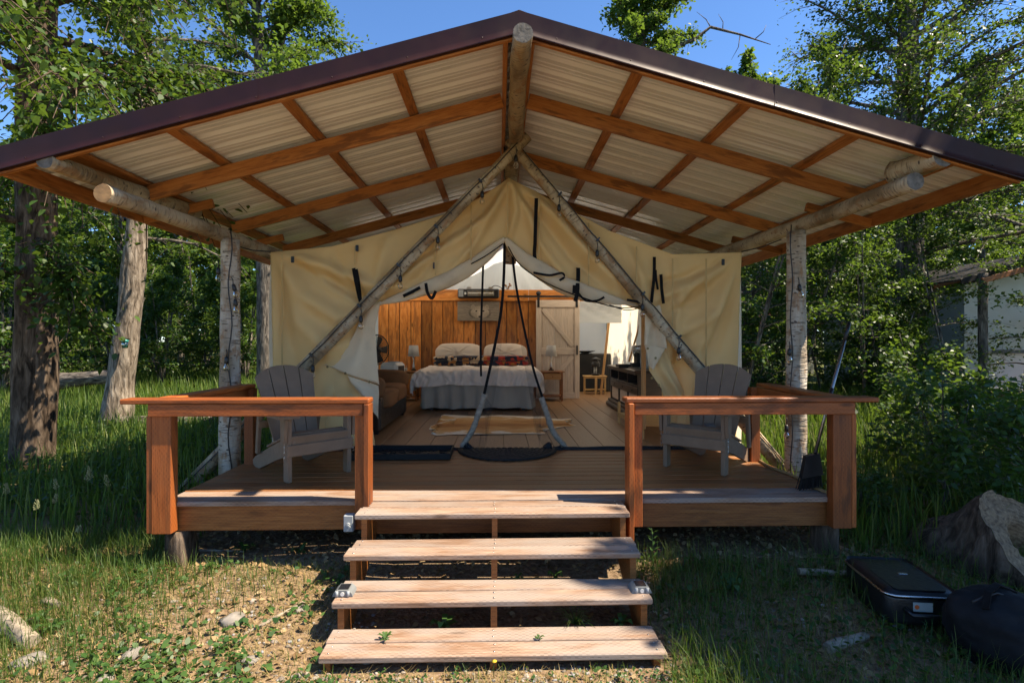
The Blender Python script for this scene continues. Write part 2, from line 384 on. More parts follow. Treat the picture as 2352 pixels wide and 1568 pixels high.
def glassmat(name, col=(1, 1, 1), alpha=.8):
    m, nt, bs = newmat(name)
    bs.inputs['Base Color'].default_value = (*col, 1); bs.inputs['Roughness'].default_value = .05
    tr = nd(nt, 'ShaderNodeBsdfTransparent', {'Color': (*col, 1)}); gl = nd(nt, 'ShaderNodeBsdfGlossy', {'Roughness': .04})
    fr = nd(nt, 'ShaderNodeFresnel', {'IOR': 1.5}); f = mth(nt, 'ADD', mth(nt, 'MULTIPLY', fr.outputs[0], .9), 1-alpha-.12 if alpha < .88 else .02)
    mx = nd(nt, 'ShaderNodeMixShader', {0: f}); nt.links.new(tr.outputs[0], mx.inputs[1]); nt.links.new(gl.outputs[0], mx.inputs[2])
    nt.links.new(mx.outputs[0], nt.nodes['Material Output'].inputs[0]); return m
M_GLASS = glassmat('bulb_glass', (.98, .95, .88), .85)
def gauze(name, col, alpha):
    m, nt, bs = newmat(name); bs.inputs['Base Color'].default_value = (*col, 1); bs.inputs['Roughness'].default_value = .9
    tr = nd(nt, 'ShaderNodeBsdfTransparent'); mx = nd(nt, 'ShaderNodeMixShader', {0: alpha})
    nt.links.new(tr.outputs[0], mx.inputs[1]); nt.links.new(bs.outputs[0], mx.inputs[2]); nt.links.new(mx.outputs[0], nt.nodes['Material Output'].inputs[0]); return m
M_MESH = gauze('insect_mesh', (.03, .028, .025), .22)
M_MESHD = gauze('folded_insect_mesh', (.012, .012, .013), .9)
# ================================================================== ground, stream
def smn(a, b, x):
    t = np.clip((x-a)/(b-a), 0, 1); return t*t*(3-2*t)
STREAM = [(3.4, 10.6), (4.6, 9.9), (6.0, 9.1), (7.6, 8.6), (10, 8.3), (16, 8.8)]
def sdist(x, y):
    d = np.full(np.shape(x), 1e9)
    for (ax, ay), (bx, by) in zip(STREAM[:-1], STREAM[1:]):
        t = np.clip(((x-ax)*(bx-ax)+(y-ay)*(by-ay))/((bx-ax)**2+(by-ay)**2), 0, 1)
        d = np.minimum(d, np.hypot(x-ax-t*(bx-ax), y-ay-t*(by-ay)))
    return d
def GN(x, y):
    x = np.asarray(x, float); y = np.asarray(y, float)
    z = .13*smn(3.0, 4.4, y)+.06*smn(7, 16, y)
    z = z+.018*np.sin(1.9*x+.7*np.sin(1.3*y))*np.cos(2.3*y+.4*x)+.008*np.sin(6.1*x+2*np.sin(3*y))*np.sin(5.3*y)
    near = smn(1.25, .8, np.abs(x))*smn(2.2, 2.6, y)*smn(4.6, 3.6, y)
    z = z*(1-near*.85)
    z = z-.30*smn(1.0, .35, sdist(x, y))+.10*smn(1.9, 1.1, sdist(x, y))*smn(.9, 1.2, sdist(x, y))
    z = z+.9*smn(35, 90, np.hypot(x, y))
    return z
def G(x, y): return float(GN(x, y))
def ground_mat():
    m, nt, bs = newmat('dirt_ground'); v = nd(nt, 'ShaderNodeTexCoord').outputs['Object']
    n1 = noise_(nt, v, 1.1, 6, .6); n2 = noise_(nt, v, 26, 5, .65); n3 = noise_(nt, v, 6, 5, .6)
    c = ramp(nt, n2, [(.3, (.09, .055, .03)), (.5, (.20, .135, .08)), (.72, (.31, .225, .145))])
    c = mixc(nt, ramp(nt, n3, [(.45, 0), (.62, .7)]), c, (.21, .15, .088))
    vo = nd(nt, 'ShaderNodeTexVoronoi', {'Vector': v, 'Scale': 42.0})
    c = mixc(nt, ramp(nt, vo.outputs['Distance'], [(.10, .35), (.22, 0)]), c, mixc(nt, .8, vo.outputs['Color'], (.32, .26, .19)))
    sp = nd(nt, 'ShaderNodeSeparateXYZ', {0: v}).outputs
    r = nd(nt, 'ShaderNodeVectorMath', {0: v}, operation='LENGTH').outputs['Value']
    fa = mth(nt, 'MULTIPLY', ramp(nt, mth(nt, 'DIVIDE', r, 40.0), [(.14, 0), (.3, .9)]), ramp(nt, n1, [(.3, .55), (.6, 1)]))
    c = mixc(nt, fa, c, ramp(nt, n3, [(.35, (.035, .065, .014)), (.6, (.085, .125, .026)), (.75, (.20, .19, .06))]))
    nt.links.new(c, bs.inputs['Base Color']); bs.inputs['Roughness'].default_value = .95; bs.inputs['Specular IOR Level'].default_value = .1
    bump(nt, bs, mth(nt, 'ADD', n2, mth(nt, 'MULTIPLY', vo.outputs['Distance'], -.5)), .8, .02); return m
M_GROUND = ground_mat()
def ground():
    s = np.linspace(-1, 1, 281); ax = np.sign(s)*(np.abs(s)**2.6*260+np.abs(s)*14)
    X, Y = np.meshgrid(ax, ax+4.5, indexing='ij')
    Z = GN(X, Y); n = len(ax); i = np.arange((n-1)*(n-1)); r = (i//(n-1))*n+i % (n-1)
    me = fastmesh('ground', np.stack([X, Y, Z], -1).reshape(-1, 3), np.stack([r, r+n, r+n+1, r+1], 1), 4, M_GROUND, True)
    tag(put('ground', me), 'bare dirt and grassy ground under the trees', kind='structure')
ground()
def stream():
    m, nt, bs = newmat('creek_water'); v = nd(nt, 'ShaderNodeTexCoord').outputs['Object']
    bs.inputs['Base Color'].default_value = (.035, .03, .015, 1); bs.inputs['Roughness'].default_value = .06
    bump(nt, bs, noise_(nt, vmul(nt, v, (1, 2.5, 1)), 7, 3, .5, .6), .5, .06)
    mb = MB(); P = [Vector((x, y, -.08)) for x, y in STREAM]; vs = []
    for i, p in enumerate(P):
        t = (P[min(i+1, len(P)-1)]-P[max(i-1, 0)]).normalized(); n = V(-t.y, t.x, 0)
        vs += [p-n*.95, p+n*.95]
    mb.add(vs, [(2*i, 2*i+2, 2*i+3, 2*i+1) for i in range(len(P)-1)])
    tag(mb.build('stream', m), 'narrow creek glinting behind the grass right of the deck', kind='structure')
stream()

# ================================================================== deck
DZ = .60; XL, XR, YF, YT = -2.52, 2.64, 4.16, 6.06
deck = thing('deck', 'raised wooden porch deck of reddish boards on log piers', 'deck', (0.05, 5.1, .2))
pitch = .1455
i = 0; y = YF-.03
while y+.14 < YT+.01:
    rr = random.Random(i)
    dz = rr.uniform(-.0015, .0015)
    board('deck_board', (XL, y+.07, DZ-.019+dz), (XR, y+.07, DZ-.019+dz), .1375, .038, M_DECK if i > 1 else M_TREAD, deck); y += pitch; i += 1
YT = y+.0
for a, b in ((XL, -.97), (.92, XR)):
    board('rim_board', (a+.02, YF+.019, DZ-.038-.096), (b, YF+.019, DZ-.038-.096), .038, .185, M_FASC, deck)
board('rim_board', (-.97, YF+.021, DZ-.038-.13), (.92, YF+.021, DZ-.038-.13), .038, .185, M_FASC, deck)
for x in (XL+.019, XR-.019):
    board('rim_board', (x, YF+.04, DZ-.038-.094), (x, YT, DZ-.038-.094), .038, .184, M_FASC, deck)
for x in (-1.7, -.85, 0, .85, 1.75):
    board('joist', (x, YF+.05, DZ-.14), (x, YT+3, DZ-.14), .038, .184, M_FASC, deck)
for k, (x, y, r) in enumerate([(-2.44, 4.24, .105), (2.60, 4.26, .095), (-.1, 4.9, .1), (1.7, 5.3, .09), (-1.5, 5.6, .1), (-2.4, 6.2, .1), (2.5, 6.2, .1)]):
    log('log_pier', (x, y, G(x, y)-.15), (x, y, DZ-.23), r*1.12, r, M_BARK if k < 2 else M_BIRCH, deck, M_CUT, seed=k+3, wob=.15)

# ================================================================== stairs
SX0, SX1 = -.985, .925
stairs = thing('stairs', 'open wooden steps of weathered planks leading up to the deck', 'stairs', (-.03, 3.4, .0))
FR = [(2.97, .09), (3.24, .26), (3.51, .43), (3.80, .60)]
for k, (y, z) in enumerate(FR):
    nb = 2 if k < 3 else 2
    for j in range(nb):
        wj = .14 if k < 3 else .155
        yy = y+wj/2+j*(wj+.011); rr = random.Random(k*7+j)
        e = rr.uniform(-.006, .006)
        board('tread_board', (SX0-.005*k+e, yy, z-.019+rr.uniform(-.005, .003)), (SX1+e, yy, z-.019+rr.uniform(-.004, .003)), wj, .038, M_TREAD, stairs, bev=.007)
scr = MB().lathe([(0, .0), (.0055, .0), (.0045, .0022), (0, .0022)], 8).mesh('screw', M_STEEL)
for k, (y, z) in enumerate(FR):
    for j in range(2):
        for x in (SX0+.045, -.03, SX1-.05):
            for dy in (.035, .105): put('screw', scr, stairs, Matrix.Translation((x+random.Random(k*9+j).uniform(-.006, .006), y+dy+j*(.151 if k < 3 else .166), z+.0012)))
for x in (SX0+.045, -.03, SX1-.05):
    P = [(2.99, -.06)]
    for k, (y, z) in enumerate(FR):
        P += [(y+.02, (FR[k-1][1] if k else -.02)-.04+(.0 if k else 0)), (y+.02, z-.0405)]
    P += [(4.13, DZ-.0405), (4.13, .36), (3.35, -.06)]
    M = Matrix(((0, 0, 1, x-.019), (1, 0, 0, 0), (0, 1, 0, 0), (0, 0, 0, 1)))
    MB().prism(P, .038, M).build('stringer', M_FASC, stairs)

# ================================================================== railings
RZ = 1.38
def railing(label, sx):
    t = thing('railing', label, 'railing', (sx*1.8, 4.1, .4), group='deck railings either side of the steps')
    if sx < 0: xo, xi, xc0, xc1 = -2.50, -1.02, -2.76, -.955
    else: xo, xi, xc0, xc1 = 2.62, 1.03, .945, 2.86
    y0 = 4.09
    board('top_rail', (xc0, y0, RZ-.019), (xc1, y0, RZ-.019), .142, .038, M_RAIL if sx < 0 else M_RAIL, t, bev=.008)
    a, b = (xo-.06, xi+.02) if sx < 0 else (xi-.02, xo+.06)
    board('rail_board', (a, y0-.045, RZ-.038-.045), (b, y0-.045, RZ-.038-.045), .038, .089, M_RAIL, t)
    xe = xo
    board('top_rail', (xe, y0+.075, RZ-.019), (xe+(.02 if sx < 0 else .06), 5.46, RZ-.019), .142, .038, M_RAIL, t, bev=.008)
    board('rail_board', (xe-sx*.03, y0+.0, RZ-.085), (xe-sx*.03, 5.44, RZ-.085), .038, .089, M_RAIL, t)
    # posts: corner post of two boards, end post of two boards, rear post
    for (px, py, d) in ((xo-sx*.02, 4.10, (.142, .089)), ):
        board('post', (px, py, .385), (px, py, RZ-.039), d[0], d[1], M_RAIL, t, up=(0, 1, 0))
        board('post', (px+sx*.0925, py+.004, .388), (px+sx*.0925, py+.004, RZ-.128), .038, .087, M_RAIL, t, up=(0, 1, 0))
    px = xi
    board('post', (px+sx*.012, 4.125, .40), (px+sx*.012, 4.125, RZ-.128), .085, .085, M_RAIL, t, up=(0, 1, 0))
    board('post', (px-sx*.052, 4.055, .33), (px-sx*.052, 4.055, RZ-.0385), .038, .14, M_RAIL, t, up=(0, 1, 0))
    board('post', (xe-sx*.06, 5.41, DZ-.1), (xe-sx*.06, 5.41, RZ-.039), .09, .09, M_RAIL, t, up=(0, 1, 0))
    return t
railing('orange stained railing on the left side of the deck steps', -1)
railing('orange stained railing on the right side, where the broom leans', 1)

# ================================================================== pavilion (roof on log posts)
XRD, SLP, HALF, RF, RB, ZR = .15, .276, 3.82, 4.0, 9.9, 4.195  # RB cuts the unseen rear roof short to let daylight into the tent
pav = thing('pavilion', 'open metal roofed pavilion on birch log posts sheltering the tent', 'pavilion', (.15, 5.65, .1))
def roofz(x): return ZR-SLP*abs(x-XRD)
def sheet():
    L = HALF*math.sqrt(1+SLP**2)
    prof = []; cov = .914
    for k in range(4):
        b = k*.2285
        prof += [(b, 0), (b+.045, 0), (b+.052, .005), (b+.064, .005), (b+.071, 0), (b+.105, 0), (b+.112, .005), (b+.124, .005), (b+.131, 0), (b+.152, 0), (b+.174, .030), (b+.204, .030), (b+.226, 0)]
    prof.append((cov+.01, -.001))
    vs = [(x, p[0], p[1]) for x in (0, L) for p in prof]; n = len(prof)
    return MB().add(vs, [(i, n+i, n+i+1, i+1) for i in range(n-1)]).mesh('roof_panel', M_SHEET)
shm = sheet(); ang = math.atan(SLP)
for s in (-1, 1):
    k = 0; y = RF+.02
    while y < RB-.1:
        M = Matrix.Translation((XRD, y, ZR+.0005*(k % 2)))
        if s < 0: M = M @ Matrix.Rotation(math.pi, 4, 'Z') @ Matrix.Translation((0, -.924, 0))
        M = M @ Matrix.Rotation(ang, 4, 'Y')
        put('roof_panel', shm, pav, M); y += .914; k += 1
# fascia trim (bent metal), with screws' dents left to bump
for s in (-1, 1):
    a = V(XRD, RF, ZR+.02); b = V(XRD+s*HALF, RF, roofz(XRD+s*HALF)+.02); d = (b-a)
    for pc in range(2):
        fo = MB(); n = 14; vs = []; a0 = .0 if pc == 0 else .497; a1 = .503 if pc == 0 else 1.0
        for i in range(n+1):
            p = a+d*lerp(a0, a1, i/n); wv = .007*mn.noise((i*.9, s*5+pc, 0)); o_ = .0022*pc
            for dy, dz in ((.10, .014), (-.006-o_, .014+o_), (-.006-o_, .008), (-.004+wv*.4-o_, -.045), (-.006+wv-o_, -.10), (-.006+wv*.3-o_, -.142), (-.013-o_, -.146), (-.013-o_, -.153), (.022, -.155)):
                vs.append(p+V(0, dy, dz))
        m = 9; fo.add(vs, [(i*m+k, i*m+m+k, i*m+m+1+k, i*m+k+1) for i in range(n) for k in range(m-1)], False)
        o = fo.build('fascia_trim', M_MAROON, pav)
        o.data.polygons.foreach_set('use_smooth', [2 <= (k % 8) <= 4 for k in range(n*8)])
    for k in range(7):
        p = a+d*((k+.5)/7); MB().lathe([(.006, 0), (.005, .004), (0, .005)], 8, p+V(0, -.014, -.12), Matrix.Rotation(RAD(90), 4, 'X')).build('screw', M_MAROON, pav)
    board('barge_rafter', a+V(s*.0, .045, -.095), b+V(0, .045, -.095), .038, .14, M_ROOFW, pav)
    # purlins under the sheet
    for off in (.94, 1.80, 2.67):
        x = XRD+s*off
        board('purlin', (x, RF+.03, roofz(x)-.024), (x, RB-.05, roofz(x)-.024), .089, .038, M_ROOFW, pav, up=(s*SLP, 0, 1))
    x = XRD+s*.10
    board('ridge_board', (x, RF+.07, ZR-.10), (x, RB-.05, ZR-.10), .038, .14, M_ROOFW, pav)
    x = XRD+s*(HALF-.06)
    board('eave_board', (x, RF+.07, roofz(x)-.085), (x, RB-.05, roofz(x)-.085), .038, .14, M_ROOFW, pav)
    board('eave_board', (x-s*.36, RF+.07, roofz(x-s*.36)-.03), (x-s*.36, RB-.05, roofz(x-s*.36)-.03), .14, .038, M_ROOFW, pav, up=(s*SLP, 0, 1))
    # rafters
    for y in (5.02, 6.55, 8.1, 9.6):
        p = V(XRD+s*.12, y, roofz(XRD+s*.12)-.145); q = V(XRD+s*3.32, y, roofz(XRD+s*3.32)-.135)
        board('rafter', p, q, .038 if y > 5.5 else .04, .135, M_ROOFW, pav)
    for y in (5.6, 7.4, 9.2):
        board('blocking', (XRD+s*3.05, y, roofz(XRD+s*3.05)-.15), (XRD+s*3.74, y, roofz(XRD+s*3.74)-.13), .038, .089, M_ROOFW, pav)
mb = MB()
for s in (-1, 1): mb.add([(XRD, RF+.02, ZR+.055), (XRD+s*.12, RF+.02, ZR+.012), (XRD+s*.12, RB, ZR+.012), (XRD, RB, ZR+.055)], [(0, 1, 2, 3)])
mb.build('ridge_cap', M_SHEET, pav)
log('ridge_log', (XRD+.02, 3.84, 3.985), (XRD+.02, 9.8, 4.0), .072, .085, M_PEEL, pav, M_CUTG, seed=4, wob=.2, knots=6)
log('log_beam', (-2.87, 4.02, 2.885), (-2.83, 9.7, 2.93), .066, .088, M_BIRCH, pav, M_CUT, seed=5)
log('log_beam', (3.21, 4.12, 3.03), (3.12, 10.0, 3.07), .068, .088, M_BIRCH, pav, M_CUTG, seed=6)
log('log_strut', (-3.27, 4.0, 3.105), (-3.2, 5.8, 3.16), .062, .072, M_BIRCH, pav, M_CUTG, seed=7)
log('log_strut', (3.36, 4.03, 3.20), (3.30, 4.46, 3.19), .088, .09, M_BIRCH, pav, M_CUTG, seed=8)
for k, (x, y) in enumerate(((-2.77, 5.68), (3.11, 5.62), (-2.8, 9.4), (3.1, 9.4))):
    log('log_post', (x, y, G(x, y)-.1), (x, y, 2.85 if x < 0 else 2.95), .108, .09, M_BIRCH2, pav, M_CUT, seed=20+k, knots=7)
log('log_strut', (.13, 6.3, 2.7), (.15, 6.3, 3.95), .07, .07, M_BIRCH, pav, M_CUT, seed=9)

# A-frame poles crossing in front of the tent
AY = 5.93
CR = V(.20, AY, 3.90)
FL, FRt = V(-3.42, AY, G(-3.4, AY)+.02), V(3.40, AY+.02, G(3.4, AY)-.02)
dl = (CR-FL).normalized(); dr = (CR-FRt).normalized()
tp1 = log('tent_pole', FL, CR+dl*.16+V(0, -.05, 0), .075, .058, M_BIRCH, None, M_CUT, seed=31, knots=9)
tag(tp1, 'birch pole leaning up from the left, wound with a string light cable', 'pole', 'A-frame poles before the tent')
tp2 = log('tent_pole', FRt+V(0, .07, 0), CR+dr*.15+V(0, .07, 0), .075, .056, M_BIRCH, None, M_CUT, seed=32, knots=9, bend=.03)
tag(tp2, 'birch pole leaning up from the right behind the right chair', 'pole', 'A-frame poles before the tent')

# ================================================================== tent
TY = 6.10
tent = thing('wall_tent', 'tan canvas wall tent with its front flaps tied open', 'tent', (.1, 6.1, .6))
ST = [((631, 1035), (806, 1035)), ((628, 900), (816, 900)), ((625, 740), (832, 775)), ((622, 580), (850, 704)), ((760, 566), (905, 692)),
      ((900, 530), (975, 668)), ((1030, 490), (1045, 640)), ((1100, 455), (1110, 592)), ((1168, 410), (1160, 546)), ((1230, 440), (1210, 600)),
      ((1290, 472), (1270, 640)), ((1400, 530), (1335, 668)), ((1545, 584), (1410, 692)), ((1703, 580), (1485, 716)), ((1697, 740), (1500, 770)),
      ((1693, 880), (1520, 890)), ((1690, 1035), (1530, 1035))]
FOLDS = [  # polyline in photo px, half width px, depth m
    ([(1168, 412), (1120, 500), (1010, 580), (860, 690)], 13, .05), ([(1168, 412), (1090, 500), (960, 600), (850, 690)], 11, -.03),
    ([(1166, 412), (1140, 480), (1085, 570), (1020, 640)], 9, .035), ([(1164, 412), (1128, 470), (1060, 540), (960, 640)], 9, -.025),
    ([(1172, 415), (1185, 490), (1170, 545)], 9, .05), ([(1172, 415), (1210, 490), (1235, 560), (1300, 640)], 10, .04),
    ([(1178, 415), (1240, 500), (1310, 590), (1400, 670)], 12, -.035), ([(1178, 415), (1270, 500), (1360, 600), (1470, 690)], 12, .045),
    ([(640, 590), (700, 680), (780, 730), (840, 715)], 17, .055), ([(640, 590), (750, 640), (850, 700)], 14, -.04),
    ([(640, 585), (740, 610), (860, 660), (960, 665)], 13, .045), ([(660, 620), (690, 740), (760, 800), (830, 780)], 20, .05),
    ([(900, 535), (880, 600), (860, 690)], 12, .03), ([(1040, 500), (1000, 580), (930, 680)], 10, -.03),
    ([(640, 640), (660, 780), (700, 880)], 18, -.03), ([(690, 580), (760, 660), (845, 712)], 9, .03), ([(760, 570), (800, 640), (850, 705)], 9, -.03),
    ([(1695, 590), (1620, 640), (1500, 690)], 11, .045), ([(1695, 595), (1600, 690), (1500, 730)], 12, -.04), ([(1695, 600), (1640, 720), (1510, 790)], 14, .05),
    ([(1690, 640), (1640, 790), (1530, 860)], 15, -.04), ([(1660, 600), (1560, 640), (1490, 655)], 9, -.03), ([(1540, 590), (1560, 700), (1530, 820)], 12, .03),
    ([(1640, 590), (1560, 690), (1505, 740)], 8, .03), ([(1640, 700), (1590, 850), (1560, 1030)], 16, .04), ([(1570, 780), (1540, 900), (1545, 1030)], 12, -.045),
    ([(1430, 560), (1470, 640), (1480, 700)], 11, .035), ([(1330, 500), (1400, 600), (1440, 690)], 11, -.03), ([(760, 900), (740, 960), (735, 1030)], 12, .05), ([(790, 900), (775, 960), (770, 1030)], 9, -.05),
    ([(700, 890), (690, 960), (690, 1030)], 12, -.03)]
def pseg(u, v, ax, ay, bx, by):
    dx, dy = bx-ax, by-ay; t = max(0, min(1, ((u-ax)*dx+(v-ay)*dy)/(dx*dx+dy*dy)))
    ex, ey = u-ax-t*dx, v-ay-t*dy
    return ex*ex+ey*ey, t
def fold(u, v):
    d = 0.0
    for P, wd, am in FOLDS:
        best = 1e9; tt = 0; n = len(P)-1
        for i in range(n):
            q, t = pseg(u, v, *P[i], *P[i+1])
            if q < best: best = q; tt = (i+t)/n
        if best < 9*wd*wd: d -= am*math.exp(-best/(wd*wd))*(0.35+.65*math.sin(math.pi*min(1, max(0, tt*.9+.05))))
    # hanging bulge between ridge and door edge, and cloth noise
    d -= .02*mn.noise((u*.006, v*.006, 3.3))+.012*mn.noise((u*.02+v*.01, v*.016-u*.01, 1.3))
    return d
def canvas_front():
    nsub, nc = 14, 54; ns = (len(ST)-1)*nsub
    def fn(a, b):
        k = min(len(ST)-2, int(a*(len(ST)-1))); t = a*(len(ST)-1)-k
        o = (lerp(ST[k][0][0], ST[k+1][0][0], t), lerp(ST[k][0][1], ST[k+1][0][1], t)); i_ = (lerp(ST[k][1][0], ST[k+1][1][0], t), lerp(ST[k][1][1], ST[k+1][1][1], t))
        u, v = lerp(o[0], i_[0], b), lerp(o[1], i_[1], b)
        p = at(u, v, TY); e = min(1, 8*b+.1)
        p.y += 1.9*fold(u, v)*e-.05*math.sin(math.pi*b)
        return p
    mb = MB().grid(fn, ns, nc)
    o = mb.build('front_wall', M_CANVAS, tent); md = o.modifiers.new('thick', 'SOLIDIFY'); md.thickness = .004
    return o
canvas_front()
def uvline(pts, y, n=6):
    """smooth curve through photo points at depth y"""
    P = [at(u, v, y+(p[2] if len(p) > 2 else 0)) for p in pts for (u, v) in [(p[0], p[1])]]
    out = []
    for i in range(len(P)-1):
        p0, p1, p2, p3 = P[max(i-1, 0)], P[i], P[i+1], P[min(i+2, len(P)-1)]
        for k in range(n):
            t = k/n; out.append(.5*((2*p1)+(p2-p0)*t+(2*p0-5*p1+4*p2-p3)*t*t+(3*p1-p0-3*p2+p3)*t**3))
    return out+[P[-1]]
def rolled(pts, r, seed):
    P = uvline(pts, TY-.06, 8); n = len(P); mb = MB(); vs = []; m = 16
    for i, p in enumerate(P):
        t = (P[min(i+1, n-1)]-P[max(i-1, 0)]).normalized(); a = V(0, 1, 0); b = t.cross(a).normalized()
        rr = r[0]+(r[1]-r[0])*math.sin(math.pi*min(1, i/(n-1)*1.15))**.8
        for k in range(m):
            q = 2*math.pi*k/m
            g = 1+.22*mn.noise((math.cos(q)*1.6, math.sin(q)*1.6+seed, i*.16))+.10*math.sin(3*q+i*.25)
            vs.append(p+a*(math.cos(q)*rr*.62*g)+b*(math.sin(q)*rr*g))
    mb.add(vs, [(i*m+k, i*m+(k+1) % m, i*m+m+(k+1) % m, i*m+m+k) for i in range(n-1) for k in range(m)], True)
    return mb.build('rolled_door_flap', M_FLAP, tent)
rolled([(1159, 548), (1110, 592), (1050, 630), (975, 664), (905, 688), (846, 704)], (.018, .085), 1)
rolled([(1161, 548), (1205, 598), (1270, 640), (1335, 668), (1410, 690), (1490, 706)], (.018, .10), 2)
def hang(name, rows, y, mat, seed, amp=.03, parent=tent):
    """hanging cloth from rows of (u0, u1, v0, v1)"""
    def fn(a, b):
        k = min(len(rows)-2, int(a*(len(rows)-1))); t = a*(len(rows)-1)-k
        r0, r1 = rows[k], rows[k+1]
        L = [lerp(r0[i], r1[i], t) for i in range(4)]
        u, v = lerp(L[0], L[1], b), lerp(L[2], L[3], b)
        p = at(u, v, y); p.y += amp*math.sin(b*7+seed)*(.3+a)+amp*.8*mn.noise((b*3, a*3, seed)); return p
    o = MB().grid(fn, 28, 20).build(name, mat, parent); md = o.modifiers.new('thick', 'SOLIDIFY'); md.thickness = .004; return o
hang('side_flap', [(836, 874, 700, 692), (816, 860, 760, 752), (786, 864, 815, 815), (742, 869, 838, 884)], TY-.10, M_FLAP, 1.0)
hang('side_flap', [(798, 869, 862, 886), (806, 870, 880, 905), (826, 868, 905, 940), (850, 868, 930, 962)], TY-.115, M_FLAP, 2.0, .015)
hang('side_flap', [(760, 868, 845, 884), (735, 850, 920, 925), (712, 858, 990, 990), (705, 864, 1033, 1033)], TY-.05, M_CANVAS, 3.3, .04)
hang('side_flap', [(1482, 1516, 712, 700), (1480, 1524, 750, 745), (1478, 1530, 792, 800)], TY-.10, M_FLAP, 4.0)
hang('side_flap', [(1480, 1529, 790, 800), (1486, 1512, 815, 828), (1490, 1500, 840, 850)], TY-.12, M_FLAP, 5.0, .015)
hang('side_flap', [(1484, 1530, 795, 800), (1490, 1548, 850, 850), (1520, 1570, 892, 895), (1545, 1610, 985, 985), (1560, 1640, 1033, 1033)], TY-.06, M_CANVAS, 6.0, .045)
def csurf(u, v): return TY+1.9*fold(u, v)-.062
def strap(pts, wpx=9, y=None, name='strap', twist=False, mat=M_WEBB):
    if y is None: pts = [(q[0], q[1], min(csurf(q[0]+a, q[1]+b) for a in (-5, 0, 5) for b in (-8, 0, 8))-TY-.006) for q in pts]; y = TY
    return MB().ribbon(uvline(pts, y), wpx*y/1250, (1, 0, .15) if not twist else (.2, .3, 1)).build(name, mat, tent)
strap([(812, 616), (818, 648), (826, 685), (834, 712)], 8); strap([(819, 618), (824, 645), (828, 680), (829, 712)], 5)
strap([(978, 650), (982, 672), (992, 685), (1001, 668)], 7, TY-.17); strap([(926, 680), (945, 671), (965, 660)], 8, TY-.13, twist=True)
strap([(1232, 455), (1231, 488), (1230, 520), (1229, 555), (1228, 590), (1238, 616)], 8)
strap([(1328, 615), (1328, 635), (1327, 655)], 9); strap([(1327, 650), (1326, 672), (1321, 692)], 9, TY-.18); strap([(1320, 655), (1319, 674)], 9, TY-.17)
strap([(1503, 590), (1503, 615), (1502, 640), (1499, 668), (1496, 695)], 7); strap([(1506, 620), (1507, 640), (1511, 665)], 5)
strap([(1518, 630), (1519, 645), (1520, 665), (1524, 697)], 7)
strap([(1225, 626), (1262, 632), (1290, 627), (1296, 636), (1285, 644)], 5.5, TY-.17, twist=True)
strap([(1325, 668), (1345, 690), (1372, 690), (1388, 682)], 5, twist=True, y=TY-.16); strap([(1440, 688), (1470, 694), (1490, 697)], 6, twist=True, y=TY-.16)
for u, v in ((820, 570), (998, 610), (672, 596), (1661, 602)):
    p = at(u, v, csurf(u, v)-.012); MB().box(p, (.035, .012, .07), b=.005).build('buckle', M_BLACK, tent)
def cord(pts, y, r, name, mat, parent): return MB().tube(uvline(pts, y, 6), r, 6).build(name, mat, parent)
cord([(1082, 606), (1115, 588), (1155, 560)], TY-.13, .007, 'zipper_edge', M_WEBB, tent)
cord([(1167, 566), (1196, 610), (1260, 652), (1340, 684), (1420, 706), (1482, 702)], TY-.165, .007, 'zipper_edge', M_WEBB, tent)
cord([(1400, 700), (1440, 712), (1480, 704)], TY-.17, .006, 'zipper_edge', M_WEBB, tent)
for u, v, y in ((752, 842, -.125), (793, 857, -.125), (848, 877, -.13), (836, 912, -.13), (1488, 800, -.13), (1506, 822, -.14), (1497, 868, -.08), (1513, 884, -.08), (853, 945, -.14)):
    p = at(u, v, TY+y-.012); MB().lathe([(.0, 0), (.006, 0), (.010, .003), (.014, .0)], 12, p, Matrix.Rotation(RAD(90), 4, 'X')).build('grommet', M_BRASS, tent)
# stitched seams on the front canvas
M_SEAM = cloth('seam_canvas', (.60, .43, .19), .3, (.8, .6, .3), var=.1)
for u, v0, v1 in ((648, 584, 1000), (815, 566, 608), (1000, 508, 632), (1082, 470, 598), (1166, 420, 540), (1238, 452, 612), (1352, 512, 664), (1545, 594, 780), (1622, 594, 1000), (1462, 566, 700)):
    n_ = 14; strap([(u+.02*(lerp(v0, v1, k/n_)-600)*(1 if u > 1160 else -1)*0, lerp(v0, v1, k/n_)) for k in range(n_+1)], 3.2, None, 'seam', mat=M_SEAM)
# insect mesh door strips with black zipper tape and taped weights
def mesh_panel(L, Rr):
    a, b = uvline(L, TY+.02), uvline(Rr, TY+.02)
    mb = MB().add(a+b, [(i, i+1, len(a)+i+1, len(a)+i) for i in range(len(a)-1)], True); mb.build('mesh_panel', M_MESH, tent)
mesh_panel([(1158, 560), (1150, 700), (1130, 815), (1112, 905)], [(1161, 560), (1156, 700), (1148, 830), (1116, 1028)])
mesh_panel([(1177, 592), (1200, 740), (1226, 860), (1246, 912)], [(1172, 592), (1188, 740), (1212, 880), (1240, 1028)])
mesh_panel([(1112, 905), (1100, 945), (1080, 985), (1060, 1028)], [(1130, 930), (1122, 965), (1118, 1000), (1114, 1028)])
mesh_panel([(1246, 912), (1256, 950), (1270, 990), (1296, 1030)], [(1216, 900), (1222, 945), (1230, 990), (1250, 1030)])
strap([(1159, 545), (1157, 640), (1150, 720), (1132, 815), (1112, 905)], 6.5, TY+.0, 'zipper_tape')
strap([(1177, 588), (1186, 660), (1204, 755), (1226, 850), (1246, 912)], 5.5, TY+.0, 'zipper_tape')
strap([(1110, 598), (1107, 690), (1104, 780), (1105, 864)], 5, TY+.01, 'zipper_tape')
